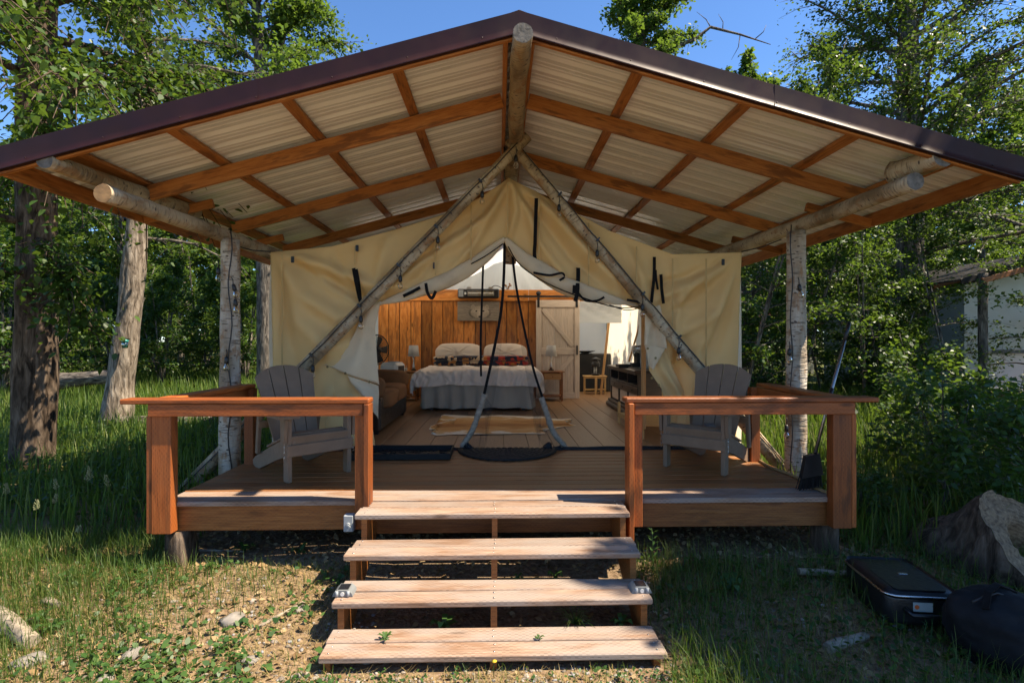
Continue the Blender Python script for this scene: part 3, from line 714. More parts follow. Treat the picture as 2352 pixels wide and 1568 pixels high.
for P in ([(1113, 905), (1100, 945), (1086, 985), (1066, 1018), (1058, 1032)], [(1243, 912), (1256, 950), (1270, 990), (1290, 1016), (1304, 1031)]):
    pts = uvline(P, TY-.0, 6); MB().tube(pts, [.033*(1+.25*mn.noise((i*.5, P[0][0], 0)))*(.75 if i > len(pts)-5 else 1) for i in range(len(pts))], 9).build('door_weight', M_DUCT, tent)
for P, r in (([(640, 1034), (760, 1030), (900, 1026), (1010, 1030), (1060, 1032)], .022), ([(1290, 1032), (1400, 1030), (1520, 1029), (1680, 1029)], .028), ([(1254, 1020), (1268, 1036), (1290, 1030)], .05), ([(1070, 1020), (1085, 1034), (1110, 1036)], .035)):
    MB().tube(uvline(P, 6.03, 6), [r*(1+.3*mn.noise((i*.6, r*90, 2))) for i in range(6*(len(P)-1)+1)], 8).build('mesh_hem_roll', M_MESHD, tent)
# other walls and canvas roof
TX0, TX1, TB = -2.53, 2.74, 13.8
PK = at(1168, 410, TY); EV = 2.77; PX = PK.x; PZ = PK.z
TOPL = sorted([(at(o[0], o[1], TY).x, at(o[0], o[1], TY).z) for o, i_ in ST[3:14]])
def topz(x):
    for (x0, z0), (x1, z1) in zip(TOPL[:-1], TOPL[1:]):
        if x <= x1: return lerp(z0, z1, max(0, (x-x0)/(x1-x0)))
    return TOPL[-1][1]
def wall(fn, name, mat, nu=30, nv=16): return MB().grid(fn, nu, nv).build(name, mat, tent)
for x, s in ((TX0, -1), (TX1, 1)):
    wall(lambda a, b: V(x+s*(.05*math.sin(a*19)*math.sin(b*3.1)+.03*mn.noise((a*9, b*2, x))), lerp(TY, TB, a), lerp(DZ-.02, EV, b)), 'side_wall', M_SIDE, 60)
    wall(lambda a, b: V(lerp(PX, x+s*.03, b), lerp(TY, TB, a), topz(lerp(PX, x+s*.03, b))-.015-.02*abs(math.sin(a*25))*b), 'canvas_roof', M_INNER, 40)
wall(lambda a, b: V(lerp(TX0, TX1, a), TB+.02*math.sin(a*40)*b, lerp(DZ-.02, lerp(EV, PZ, 1-abs(2*a-1)), b)), 'back_wall', M_INNER, 40)
# inner gable curtain behind the plank wall with gathers to the ridge
def gab(a, b):
    x = lerp(-2.45, 2.66, a); top = lerp(EV, PZ-.1, 1-abs((x-PX)/2.7)); fx = (x-PX)
    return V(x, 11.75+.05*math.sin(fx*34/(1+2*(1-b)))*(1-abs(2*b-1))-.02*b, lerp(2.2, top, b))
wall(gab, 'inner_gable', M_GABLE, 90, 12)
# inside pole frame
log('inner_pole', at(1445, 830, 10.6), at(1478, 715, 10.4), .02, .02, M_POLEW, tent, seed=50, knots=0, n=8)
board('inner_frame', at(1380, 905, 12.3)+V(0, 0, 0), at(1402, 706, 12.3), .05, .05, M_POLEW, tent, up=(0, 1, 0))
board('inner_frame', at(1478, 985, 6.55), at(1478, 716, 6.55), .05, .045, M_POLEW, tent, up=(0, 1, 0))
# interior floor
fl = thing('tent_floor', 'brown wood grain plank floor inside the tent', None, (.1, 9.5, .6), kind='structure')
x = TX0+.02; k = 0
while x < TX1-.1:
    w2 = min(.285, TX1-.03-x)
    board('floor_plank', (x+w2/2, YT+.03, DZ-.008), (x+w2/2, TB, DZ-.008), w2-.004, .03, M_FLOOR, fl, bev=.003); x += w2; k += 1
board('threshold_strip', (TX0, YT+.012, DZ+.004), (TX1, YT+.012, DZ+.004), .05, .012, plain('maroon_strip', (.07, .022, .018), .5), fl)
# ================================================================== inside the tent
def px2x(u, y): return at(u, 784, y).x
WY = 11.42
pw = thing('plank_wall', 'upright stained board partition wall behind the bed', 'wall', (-.8, WY, DZ))
x = px2x(868, WY); k = 0; xe = px2x(1245, WY)
while x < xe-.05:
    rr = random.Random(k+40); w2 = rr.choice((.215, .225, .235))
    board('plank', (x+w2/2, WY+.012+rr.uniform(-.004, .004), DZ+.01), (x+w2/2, WY+.012, 2.66), w2-.013, .022, M_WALLW, pw, up=(0, 1, 0)); x += w2; k += 1
board('backing', (px2x(868, WY), WY+.035, 1.65), (xe, WY+.035, 1.65), .012, 2.0, M_DARKW, pw)
board('header', (px2x(868, WY), WY-.012, 2.765), (.62, WY-.012, 2.765), .03, .235, M_WALLW, pw)
board('header', (.625, WY-.012, 2.765), (2.6, WY-.012, 2.765), .03, .235, M_WALLW, pw)
# barn door
bx0, bx1, by = px2x(1231, WY-.08), px2x(1330.5, WY-.08), WY-.09
dz0, dz1 = DZ+.015, 2.66
bd = thing('barn_door', 'grey sliding barn door with Z bracing on a black track', 'door', ((bx0+bx1)/2, by, DZ))
n = 7; pwid = (bx1-bx0)/n
for i in range(n): board('door_plank', (bx0+pwid*(i+.5), by, dz0+.005), (bx0+pwid*(i+.5), by, dz1-.005), pwid-.004, .03, M_BARN, bd, up=(0, 1, 0))
for x in (bx0+.05, bx1-.05): board('stile', (x, by-.026, dz0), (x, by-.026, dz1), .10, .02, M_BARN, bd, up=(0, 1, 0))
zm = 1.60
for z, h in ((dz1-.075, .15), (zm, .14), (dz0+.06, .12)): board('cross_board', (bx0+.101, by-.0262, z), (bx1-.101, by-.0262, z), h, .02, M_BARN, bd, up=(0, 1, 0))
board('brace', (bx0+.14, by-.0258, dz1-.19), (bx1-.15, by-.0258, zm+.11), .085, .019, M_BARN, bd, up=(0, 1, 0))
board('brace', (bx1-.14, by-.0258, zm-.11), (bx0+.15, by-.0258, dz0+.17), .085, .019, M_BARN, bd, up=(0, 1, 0))
MB().box((bx1-.055, by-.06, zm+.02), (.03, .03, .2), b=.006).build('handle', M_BLACK, bd)
for x in (bx0+.05, bx1-.06):
    h = MB().box((x, by-.042, 2.66), (.05, .01, .30), b=.002).build('hanger', M_BLACK, bd)
    MB().lathe([(0, 0), (.05, 0), (.05, .02), (0, .02)], 16, (x, by-.03, 2.80), Matrix.Rotation(RAD(90), 4, 'X')).build('hanger_wheel', M_BLACK, bd)
MB().box(((bx0+bx1)/2-.1, by-.03, 2.735), (1.9, .012, .04)).build('track', M_BLACK, bd)
# heater
hp = at(1099, 674, WY-.1)
ht = thing('infrared_heater', 'black bar shaped electric heater above the picture', 'heater', (hp.x, hp.y, hp.z-.1))
MB().box(hp, (.86, .09, .19), b=.02).build('housing', M_BLACK, ht)
MB().box(hp+V(.05, -.049, 0), (.55, .012, .10)).build('reflector', M_STEEL, ht)
MB().tube([hp+V(-.21, -.062, 0), hp+V(.31, -.062, 0)], .009, 10).build('heating_tube', plain('quartz_tube', (.75, .72, .62), .2), ht)
MB().box(hp+V(-.36, -.047, 0), (.10, .01, .14)).build('end_plate', M_GREYP, ht)
MB().box(hp+V(-.27, -.047, 0), (.04, .01, .05)).build('warning_label', M_WHITE, ht)
for dx in (-.2, .25): MB().box(hp+V(dx, .0, .115), (.09, .02, .04)).build('bracket', M_STEEL, ht)
cord([(1126, 664), (1136, 656), (1150, 660), (1154, 668)], WY-.07, .008, 'power_cord', M_BLACK, ht)
# bear picture: a flat print, coloured by a per-vertex map
pp = at(1099, 714.4, WY-.035)
def bearcol(a, b):
    # a 0..1 across, b 0..1 up; muted sepia print of a bear swimming
    n = mn.noise((a*5, b*46, .3))*.5+.5*mn.noise((a*14, b*90, 2)); l = .22+.12*n
    ex, ey = (a-.535)/.27, (b-.42)/.36
    hd = math.sqrt(ex*ex+ey*ey)
    for cx in (.37, .70):
        e = math.hypot((a-cx)/.042, (b-.73)/.10)
        if e < 1: l = .34+.10*mn.noise((a*60, b*60, 1)) if e > .5 else .24
    if hd < 1 and b > .16:
        l = .30+.16*mn.noise((a*50, b*34, 5))+.14*(1-hd)+.10*(a-.5)
        if b < .42: l *= .8
        for cx in (.45, .62):
            if math.hypot((a-cx)/.022, (b-.50)/.05) < 1: l = .08
        if math.hypot((a-.53)/.07, (b-.28)/.14) < 1: l += .06
        if math.hypot((a-.53)/.035, (b-.21)/.05) < 1: l = .07
        if hd > .82 and b < .6: l *= .55
    l = max(.04, min(.8, l*1.45-.06))
    return (l*.95, l*.78, l*.58, 1)
def picture():
    t = thing('wall_picture', 'sepia canvas print of a bear swimming above the bed', 'picture', (pp.x, pp.y, pp.z-.2))
    W2, H2 = .875, .40
    MB().box(pp+V(0, .012, 0), (W2, .024, H2)).build('stretcher_frame', M_DARKW, t)
    nu, nv = 120, 56
    mb = MB().grid(lambda a, b: pp+V((a-.5)*W2, -.003, (b-.5)*H2), nu, nv, False)
    m, nt, bs = newmat('bear_print'); vc = nd(nt, 'ShaderNodeVertexColor', layer_name='print')
    nt.links.new(vc.outputs[0], bs.inputs['Base Color']); bs.inputs['Roughness'].default_value = .7
    me = mb.mesh('print', m); ca = me.color_attributes.new('print', 'FLOAT_COLOR', 'POINT')
    ca.data.foreach_set('color', [c for i in range(nu+1) for j in range(nv+1) for c in bearcol(i/nu, j/nv)])
    put('print', me, t)
picture()
fp = at(1166, 658, WY-.1)
fd = MB()
for k in range(7):
    q = fp+V(random.Random(k).uniform(-.07, .07), 0, random.Random(k+9).uniform(-.01, .06)); fd.tube([fp+V((k-3)*.008, 0, -.06), q], .004, 5)
    fd.lathe([(0, -.02), (.025, 0), (0, .02)], 8, q)
tag(fd.build('dried_flowers', plain('dried_flower', (.25, .10, .02), .8)), 'small dried orange flowers on top of the plank wall', 'flowers')
# bed
bxc = (px2x(965, 9.4)+px2x(1228, 9.4))/2; bw = 1.95
bed = thing('bed', 'king size bed with grey duvet and pleated bed skirt', 'bed', (bxc, 10.4, DZ))
MB().box((bxc, 10.45, DZ+.33), (bw-.12, 1.9, .14), b=.02).build('bed_base', M_BLACK, bed)
MB().box((bxc, 10.45, DZ+.52), (bw-.08, 1.94, .26), b=.06).build('mattress', M_PILLOW, bed)
for dx in (-.8, .8):
    for yy in (9.5, 11.25): MB().box((bxc+dx, yy, DZ+.13), (.05, .05, .27)).build('leg', M_BLACK, bed)
def skirt(a, b):
    # path around left, front, right
    L = 1.6; W_ = bw; t = a*(2*L+W_)
    pl = .032*math.sin(t*21+2.5*math.sin(t*3))*(1.25-b)+.012*mn.noise((t*14, b*2, 9))+.02*mn.noise((t*5, b, 4))
    z = lerp(DZ+.05+.02*mn.noise((t*3, 7, 1)), DZ+.46, b)
    if t < L: return V(bxc-W_/2-pl, 9.38+L-t, z)
    if t < L+W_: return V(bxc-W_/2+(t-L), 9.38-pl, z)
    return V(bxc+W_/2+pl, 9.38+(t-L-W_), z)
MB().grid(skirt, 260, 8).build('bed_skirt', M_SKIRT, bed)
def duvet(a, b):
    W_ = bw/2+.02; OV = .46; s = (a-.5)*2*(W_+OV); t = b*2.06
    ox = max(0, abs(s)-W_); oy = max(0, t-1.70); sg = 1 if s > 0 else -1; r = .15
    def drop(o):
        q = min(o/r, 1.5708); return r*math.sin(q)+.10*max(0, o-r*1.57), r*(1-math.cos(q))+max(0, o-r*1.57)*.98
    hx, vx = drop(ox); hy, vy = drop(oy)
    x = sg*(min(abs(s), W_)+hx*(1-.35*min(1, oy*4))); y = 11.1-min(t, 1.70)-hy*(1-.4*min(1, ox*4))
    z = DZ+.70+.03*math.cos(s*1.4)-max(vx, vy, (vx**3+vy**3)**(1/3))
    m = min(1, 5*max(ox, oy)); f = .35+.65*m
    u_ = s if oy > ox else t
    w1 = mn.noise((s*5+1.6*mn.noise((t*1.7, s*2.2, 1)), t*1.6, 3)); w2 = mn.noise((s*14+2.2*mn.noise((s*3, t*4, 8)), t*3, 6))
    w3 = -abs(mn.noise((s*9+1.8*mn.noise((s*4, t*5, 2)), t*2.2, 11)))
    wr = (.040*w1+.028*w2+.045*w3)*f
    if oy > .02: y -= wr*1.4
    if ox > .02: x += sg*(.03*mn.noise((t*5, ox*2, 3))+.016*mn.noise((t*13, ox*3, 4)))
    z += (.026*w1+.020*w2+.03*w3)*(1-.7*m)+.02*mn.noise((s*1.5, t*1.5, 2))
    if oy > .1: z += .03*mn.noise((s*3.1, 3, 1))*(oy-.1)*4
    return V(bxc+x, y, z)
MB().grid(duvet, 170, 130).build('duvet', M_DUVET, bed)
def pillow(label, c, sx, tilt, seed):
    def fn(a, b):
        q = 2*math.pi*a; p = math.pi*(b-.5)
        ex = abs(math.cos(q))**.55*math.copysign(1, math.cos(q)); ez = abs(math.sin(q))**.55*math.copysign(1, math.sin(q))
        rad = abs(math.cos(p))**.45
        g = 1+.05*mn.noise((ex*2, ez*2, seed))
        return V(ex*rad*.44*sx*g, math.copysign(abs(math.sin(p))**.9, math.sin(p))*.13*(1-.35*(ex*rad)**4)+.012*mn.noise((ex*4, ez*5, seed)), ez*rad*.24*g)
    o = MB().grid(fn, 48, 20).build('pillow', M_PILLOW)
    o.location = c; o.rotation_euler = (RAD(tilt), 0, 0)
    tag(o, label, 'pillow', 'pillows on the bed')
pillow('taupe pillow at the left half of the bed head', (bxc-.46, 11.2, DZ+.93), 1.08, -22, 1)
pillow('taupe pillow at the right half of the bed head', (bxc+.50, 11.2, DZ+.925), 1.02, -24, 5)
def blanketmat():
    m, nt, bs = newmat('patterned_blanket'); v = nd(nt, 'ShaderNodeTexCoord').outputs['Object']
    vo = nd(nt, 'ShaderNodeTexVoronoi', {'Vector': v, 'Scale': 17.0, 'Randomness': .75}); r = nd(nt, 'ShaderNodeSeparateColor', {0: vo.outputs['Color']}).outputs[0]
    sx = nd(nt, 'ShaderNodeSeparateXYZ', {0: v}).outputs[0]
    A = ramp(nt, r, [(0, (.010, .012, .028)), (.45, (.05, .015, .012)), (.62, (.40, .17, .04)), (.8, (.55, .40, .25))], 'CONSTANT')
    B = ramp(nt, r, [(0, (.008, .010, .03)), (.42, (.38, .025, .012)), (.75, (.42, .14, .03)), (.88, (.010, .012, .03))], 'CONSTANT')
    c = mixc(nt, mth(nt, 'GREATER_THAN', sx, .05), A, B)
    nt.links.new(c, bs.inputs['Base Color']); bs.inputs['Roughness'].default_value = .95; bs.inputs['Sheen Weight'].default_value = .3
    bump(nt, bs, noise_(nt, v, 160, 3), .8, .01); return m
def blanket():
    mb = MB()
    for k, (dz, h) in enumerate(((.0, .10), (.095, .095))):
        def fn(a, b):
            q = 2*math.pi*b; ex = 2*a-1; rx = (1-abs(ex)**10)**.5 if abs(ex) < 1 else 0
            cy = abs(math.cos(q))**.5*math.copysign(1, math.cos(q)); cz = abs(math.sin(q))**.6*math.copysign(1, math.sin(q))
            return V(ex*.93, cy*.17*(.75+.25*rx)+.01*mn.noise((ex*3, q, k)), dz+h*.55*cz*(.5+.5*rx)+.012*mn.noise((ex*4, k*3, 1)))
        mb.grid(fn, 60, 18)
    o = mb.build('folded_blanket', blanketmat()); o.location = (bxc+.02, 10.80, DZ+.775)
    tag(o, 'folded navy, red and orange patterned blanket across the bed', 'blanket')
blanket()
# nightstands and lamps
def nightstand(label, c, mirror=1):
    t = thing('nightstand', label, 'nightstand', c, group='nightstands beside the bed')
    x, y, z = c; W_, D_, H_ = .42, .36, .60
    def bxp(n, cc, d, m=M_STAND): return MB().box((x+cc[0], y+cc[1], z+cc[2]), d, b=.004).build(n, m, t)
    bxp('top', (0, 0, H_-.01), (W_+.06, D_+.05, .022))
    for sx in (-1, 1):
        for sy in (-1, 1): bxp('leg', (sx*(W_/2-.02), sy*(D_/2-.02), (H_-.022)/2), (.035, .035, H_-.024))
    dr = bxp('drawer', (0, -D_/2+.0, H_-.10), (W_-.085, .03, .125), M_POLEW)
    MB().lathe([(.006, 0), (.008, .012), (.016, .02), (.0, .03)], 12, (x, y-D_/2-.015, z+H_-.10), Matrix.Rotation(RAD(90), 4, 'X')).build('knob', M_STAND, dr, False)
    bxp('apron', (0, D_/2-.03, H_-.10), (W_-.08, .02, .13)); bxp('apron', (-W_/2+.02, 0, H_-.10), (.02, D_-.08, .13)); bxp('apron', (W_/2-.02, 0, H_-.10), (.02, D_-.08, .13))
    bxp('shelf', (0, 0, .10), (W_-.01, D_-.01, .02))
    return t
nightstand('cherry wood nightstand right of the bed before the barn door', (px2x(1268, 11.0), 11.05, DZ))
nightstand('dark nightstand left of the bed behind the couch', (px2x(935, 11.05), 11.1, DZ))
def lamp(label, c):
    t = thing('table_lamp', label, 'lamp', c, group='table lamps on the nightstands'); x, y, z = c
    MB().lathe([(.055, 0), (.055, .02), (.03, .03)], 20, c).build('base', M_DARKW, t)
    MB().lathe([(.032, .03), (.026, .08), (.012, .16), (.011, .20), (.020, .25), (.024, .275), (.008, .295), (.006, .34)], 18, c).build('stem', M_STEEL, t)
    MB().lathe([(.117, .29), (.092, .51)], 28, c).build('lamp_shade', M_SHADE, t)
    MB().lathe([(.118, .288), (.1185, .296)], 28, c).build('shade_trim', M_SHADE, t)
lamp('grey shaded table lamp on the right nightstand', (px2x(1266, 11.02), 11.02, DZ+.612))
lamp('grey shaded table lamp on the left nightstand', (px2x(950, 11.05), 11.05, DZ+.612))
ch = at(931, 847, 10.98); chp = V(ch.x, 10.98, DZ+.612)
MBc = MB().box(chp+V(-.03, 0, .03), (.13, .07, .06), b=.006)
MBc.tube([chp+V(-.05, 0, .06), chp+V(-.06, 0, .12), chp+V(-.03, 0, .13), chp+V(-.03, 0, .06)], .006, 6).tube([chp+V(.01, 0, .06), chp+V(.03, 0, .10), chp+V(0, 0, .09)], .005, 6)
tag(MBc.build('charging_station', plain('beige_plastic', (.42, .38, .32), .5)), 'small beige charging box with cables beside the left lamp', 'charger')
# fan and air conditioner
fc = at(866, 803, 9.75)
fan = thing('pedestal_fan', 'round black pedestal fan behind the couch', 'fan', (fc.x, 9.85, DZ))
FM = Matrix.Rotation(RAD(52), 4, 'Z') @ Matrix.Rotation(RAD(90), 4, 'X')
def fan_parts():
    R0 = .265
    for z, nm in ((-.05, 'rear_guard'), (.06, 'front_guard')):
        g = MB()
        for k in range(44):
            q = 2*math.pi*k/44; P = [FM @ V(r*math.cos(q+r*1.2), r*math.sin(q+r*1.2), (z if z < 0 else z)*(1-(r/R0)**3)) for r in (.05, .12, .19, .24, R0)]
            g.tube([fc+p for p in P], .0028, 4, False)
        g.tube([fc+FM @ V(R0*math.cos(i*math.pi/20), R0*math.sin(i*math.pi/20), 0) for i in range(41)], .009, 6, False)
        g.build(nm, M_BLACK, fan)
    for k in range(5):
        bl = MB().grid(lambda a, b: fc+FM @ V(*(lambda r, q: (r*math.cos(q), r*math.sin(q), .02*(b-.5)))(.05+a*.19, 2*math.pi*k/5+(b-.5)*.85*(1-.3*a))), 6, 6); bl.build('blade', M_BLACK, fan)
    MB().lathe([(.05, .055), (.05, .07), (.0, .075)], 16, fc, FM).build('badge', M_BLACK, fan)
    MB().lathe([(0, -.16), (.06, -.15), (.07, -.05), (.05, -.03)], 16, fc, FM).build('motor', M_BLACK, fan)
    MB().tube([V(fc.x-.05, 9.82, DZ+.03), V(fc.x-.05, 9.82, fc.z-.05)], .018, 10).build('pole', M_BLACK, fan)
    MB().lathe([(.20, 0), (.20, .02), (.03, .05)], 24, (fc.x-.05, 9.82, DZ)).build('base', M_BLACK, fan)
fan_parts()
ac = at(898, 845, 9.6); ax = ac.x
acu = thing('air_conditioner', 'white portable air conditioner standing between couch and nightstand', 'air conditioner', (ax, 9.75, DZ))
MB().box((ax, 9.75, DZ+.42), (.34, .36, .82), Matrix.Rotation(RAD(-18), 3, 'Z'), b=.05).build('body', M_WHITE, acu)
MB().box((ax+.03, 9.70, DZ+.835), (.16, .14, .02), Matrix.Rotation(RAD(-18), 3, 'Z'), b=.006).build('control_panel', M_GREYP, acu)
MB().box((ax+.155, 9.70, DZ+.66), (.02, .22, .22), Matrix.Rotation(RAD(-18), 3, 'Z')).build('vent', M_BLACK, acu)
# couch along the left wall
cx0, cx1, cy0, cy1 = -2.40, -1.50, 6.95, 9.0
co = thing('couch', 'brown suede and dark leather loveseat along the left tent wall', 'couch', ((cx0+cx1)/2, (cy0+cy1)/2, DZ))
def soft(name, c, d, mat, seed, r=.5, parent=co, amp=.02, tilt=None):
    def fn(a, b):
        q = 2*math.pi*a; p = math.pi*(b-.5)
        sx = math.copysign(abs(math.cos(q))**r, math.cos(q)); sy = math.copysign(abs(math.sin(q))**r, math.sin(q)); sz = math.copysign(abs(math.sin(p))**r, math.sin(p)); rr = abs(math.cos(p))**r
        P = V(sx*rr*d[0]/2, sy*rr*d[1]/2, sz*d[2]/2)
        P *= 1+amp*mn.noise((P.x*5+seed, P.y*5, P.z*5))*3
        if tilt is not None: P = tilt.to_3x3() @ P
        return P+Vector(c)
    return MB().grid(fn, 40, 22).build(name, mat, parent)
MB().box(((cx0+cx1)/2, (cy0+cy1)/2, DZ+.21), (cx1-cx0-.03, cy1-cy0-.04, .32), b=.03).build('base', M_LEATH, co)
for k in range(2): soft('seat_cushion', (-1.84, 7.55+k*.72, DZ+.42+.02*k), (.82, .74, .24), M_SUEDE, k, .32)
for k in range(2): soft('back_cushion', (-2.22, 7.55+k*.72, DZ+.72), (.34, .74, .5), M_SUEDE, k+3, .4)
for y in (7.07, 8.80):
    MB().box((-1.94, y, DZ+.26), (.86, .2, .44), b=.03).build('arm_panel', M_LEATH, co)
    soft('armrest', (-1.93, y, DZ+.60), (.92, .34, .30), M_SUEDE, y, .5)
soft('backrest', (-2.36, 7.95, DZ+.62), (.25, 1.9, .75), M_LEATH, 7, .3)
for x in (cx0+.1, cx1-.08):
    for y in (cy0+.1, cy1-.1): MB().box((x, y, DZ+.03), (.06, .06, .06)).build('foot', M_BLACK, co)
# console cabinet on the right with coffee machine
kx, ky0, ky1 = 2.07, 8.15, 10.15
cab = thing('console_cabinet', 'dark wood console cabinet along the right tent wall', 'cabinet', (2.35, 9.15, DZ))
H = .76
def cb(n, c, d, m=M_DARKW, b=.006): return MB().box(c, d, b=b).build(n, m, cab)
cb('top', (2.36, 9.15, DZ+H-.015), (.66, 2.10, .035), b=.012); cb('cornice', (2.36, 9.15, DZ+H-.05), (.62, 2.04, .035))
cb('base', (2.36, 9.15, DZ+.05), (.70, 2.16, .10), b=.03); cb('plinth', (2.36, 9.15, DZ+.125), (.63, 2.06, .05), b=.015)
cb('back', (2.62, 9.15, DZ+.43), (.03, 1.98, .6))
for y in (8.17, 8.82, 9.48, 10.13): cb('upright', (2.36, y, DZ+.43), (.54, .045, .60))
cb('shelf', (2.36, 9.15, DZ+.52), (.54, 1.98, .025)); cb('rail', (2.10, 9.15, DZ+.44), (.03, 1.98, .12))
for y in (8.5, 9.15, 9.8):
    d = cb('door_panel', (2.12, y, DZ+.27), (.02, .60, .21), M_BARN); cb('pull', (2.085, y, DZ+.44), (.02, .06, .03), M_BLACK)
cz = DZ+H+.003
cm = thing('coffee_machine', 'chrome and white ribbed coffee machine on the cabinet', 'coffee machine', (2.32, 9.0, cz))
cmx, cmy = px2x(1475, 9.0), 9.0
MB().box((cmx+.02, cmy, cz+.145), (.16, .30, .27), b=.02).build('water_tank', M_WHITE, cm)
rb = MB()
for k in range(11): rb.box((cmx+.02-.07+k*.014, cmy-.152, cz+.15), (.006, .008, .24))
rb.build('rib_panel', M_WHITE, cm)
MB().tube([V(cmx-.16, cmy-.02, cz+.32), V(cmx+.10, cmy-.02, cz+.33)], [.055, .06], 18).build('brew_head', M_STEEL, cm)
MB().tube([V(cmx-.20, cmy-.1, cz+.285), V(cmx+.08, cmy-.1, cz+.30)], .012, 10).build('lever', M_STEEL, cm)
MB().box((cmx-.09, cmy, cz+.13), (.05, .22, .24), b=.01).build('column', M_BLACK, cm)
MB().tube([V(cmx-.13, cmy-.02, cz+.19), V(cmx-.13, cmy-.02, cz+.29)], [.02, .05], 14).build('spout', M_STEEL, cm)
MB().box((cmx-.06, cmy, cz+.008), (.34, .34, .014), b=.005).build('drip_tray', M_STEEL, cm)
MB().box((cmx-.12, cmy-.02, cz+.05), (.14, .18, .07), b=.01).build('cup_stand', M_BLACK, cm)
o = MB().box((cmx-.27, 9.15, cz+.03), (.22, .3, .05), b=.01).box((cmx-.27, 9.0, cz+.03), (.24, .012, .06)); tag(o.build('pod_tray', M_BLACK), 'low black tray beside the coffee machine on the cabinet', 'tray')
o = MB().lathe([(.03, 0), (.042, .10), (.039, .10), (.028, .005)], 16, (cmx+.0, 8.72, cz)); tag(o.build('paper_cup', M_WHITE), 'white cup before the coffee machine', 'cup')
# fridge, bowl, stool, lantern
fx = px2x(1340, 13.1)
fr = thing('mini_fridge', 'black mini fridge in the far right corner of the tent', 'fridge', (fx+.1, 13.2, DZ))
MB().box((fx+.18, 13.2, DZ+.46), (.92, .5, .90), b=.015).build('body', M_BLACK, fr)
MB().box((fx+.16, 12.935, DZ+.46), (.86, .03, .88), b=.012).build('door', M_NYLON, fr); MB().box((fx-.2, 12.90, DZ+.66), (.02, .03, .3), b=.006).build('handle', M_BLACK, fr)
bo = MB().lathe([(.08, 0), (.10, .01), (.24, .05), (.245, .06), (.22, .055), (.05, .02), (0, .018)], 28, (fx+.04, 13.1, DZ+.915)); tag(bo.build('bowl', M_BLACK), 'wide shallow black bowl on top of the mini fridge', 'bowl')
sx_, sy_ = px2x(1367, 12.35), 12.4
sto = thing('corner_stool', 'bamboo stool holding the black lantern', 'stool', (sx_, sy_, DZ))
MB().box((sx_, sy_, DZ+.41), (.52, .30, .025), b=.006).build('seat', M_BAMB, sto)
for lx, ly in ((-.235, .0), (0, -.13), (.235, 0), (.06, .12)): MB().box((sx_+lx, sy_+ly, DZ+.20), (.04, .035, .40), b=.004).build('leg', M_BAMB, sto)
MB().box((sx_, sy_, DZ+.105), (.46, .22, .02)).build('shelf', M_BAMB, sto); MB().box((sx_, sy_-.13, DZ+.38), (.48, .015, .03)).build('apron', M_BAMB, sto)
lt = thing('lantern', 'black insect zapper lantern on the bamboo stool', 'lantern', (sx_+.0, sy_, DZ+.425))
LB = V(sx_+.02, sy_, DZ+.424)
MB().lathe([(.085, 0), (.09, .03), (.09, .05)], 20, LB).build('base', M_BLACK, lt); MB().lathe([(.088, .20), (.10, .21), (.10, .27), (.085, .30), (.05, .36), (.12, .37), (.05, .40), (.02, .42)], 20, LB).build('cap', M_BLACK, lt)
for k in range(10): q = k*.6283; MB().box(LB+V(.082*math.cos(q), .082*math.sin(q), .125), (.014, .014, .16)).build('bar', M_BLACK, lt)
MB().tube([LB+V(0, 0, .04), LB+V(0, 0, .2)], .045, 14).build('lamp_tube', M_WHITE, lt)
# cowhide
def hide():
    O = [(985, 985), (990, 978), (1006, 972), (1030, 966), (1048, 962), (1020, 961), (1012, 956), (1020, 951), (1040, 953), (1090, 955), (1150, 953), (1210, 956), (1245, 956), (1262, 961), (1290, 963), (1310, 961), (1314, 964), (1298, 967),
         (1312, 974), (1324, 977), (1290, 981), (1262, 986), (1248, 990), (1252, 996), (1240, 997), (1190, 996), (1110, 998), (1040, 998), (1002, 1000), (990, 996), (998, 990)]
    P = [onz(u, v, DZ+.012) for u, v in O]; n = len(P); cen = sum(P, V(0, 0, 0))/n
    mid = [(V(max(min(p.x, 1.0), -.9), 7.75, p.z)) for p in P]
    mb = MB(); vs = []; K = 9
    for i, p in enumerate(P):
        for k in range(K):
            t = k/(K-1); q = p.lerp(mid[i], t); q.z = DZ+.012+.012*abs(mn.noise((q.x*7, q.y*7, 1)))*(1-t)+(.012 if t > .97 else 0); vs.append(q)
    mb.add(vs, [(i*K+k, ((i+1) % n)*K+k, ((i+1) % n)*K+k+1, i*K+k+1) for i in range(n) for k in range(K-1)], True)
    m, nt, bs = newmat('cow_hide'); at_ = nd(nt, 'ShaderNodeVertexColor', layer_name='pelt'); v = nd(nt, 'ShaderNodeTexCoord').outputs['Object']
    e = nd(nt, 'ShaderNodeSeparateColor', {0: at_.outputs[0]}).outputs[0]
    nz = noise_(nt, vmul(nt, v, (1, 1.6, 1)), 3.2, 6, .6, .5); f = mth(nt, 'ADD', e, mth(nt, 'MULTIPLY', mth(nt, 'SUBTRACT', nz, .52), 1.5))
    c = ramp(nt, f, [(.08, (.82, .73, .58)), (.22, (.66, .40, .16)), (.6, (.58, .28, .075)), (.95, (.42, .17, .04))])
    nt.links.new(c, bs.inputs['Base Color']); bs.inputs['Roughness'].default_value = .75; bs.inputs['Specular IOR Level'].default_value = .2
    bump(nt, bs, noise_(nt, vmul(nt, v, (1, 4, 1)), 60, 4), .3, .005)
    me = mb.mesh('cowhide_rug', m); ca = me.color_attributes.new('pelt', 'FLOAT_COLOR', 'POINT')
    ca.data.foreach_set('color', [c for i in range(n) for k in range(K) for c in ((k/(K-1),)*3+(1,))])
    tag(put('cowhide_rug', me), 'tan and white cowhide rug on the floor before the bed', 'rug')
hide()
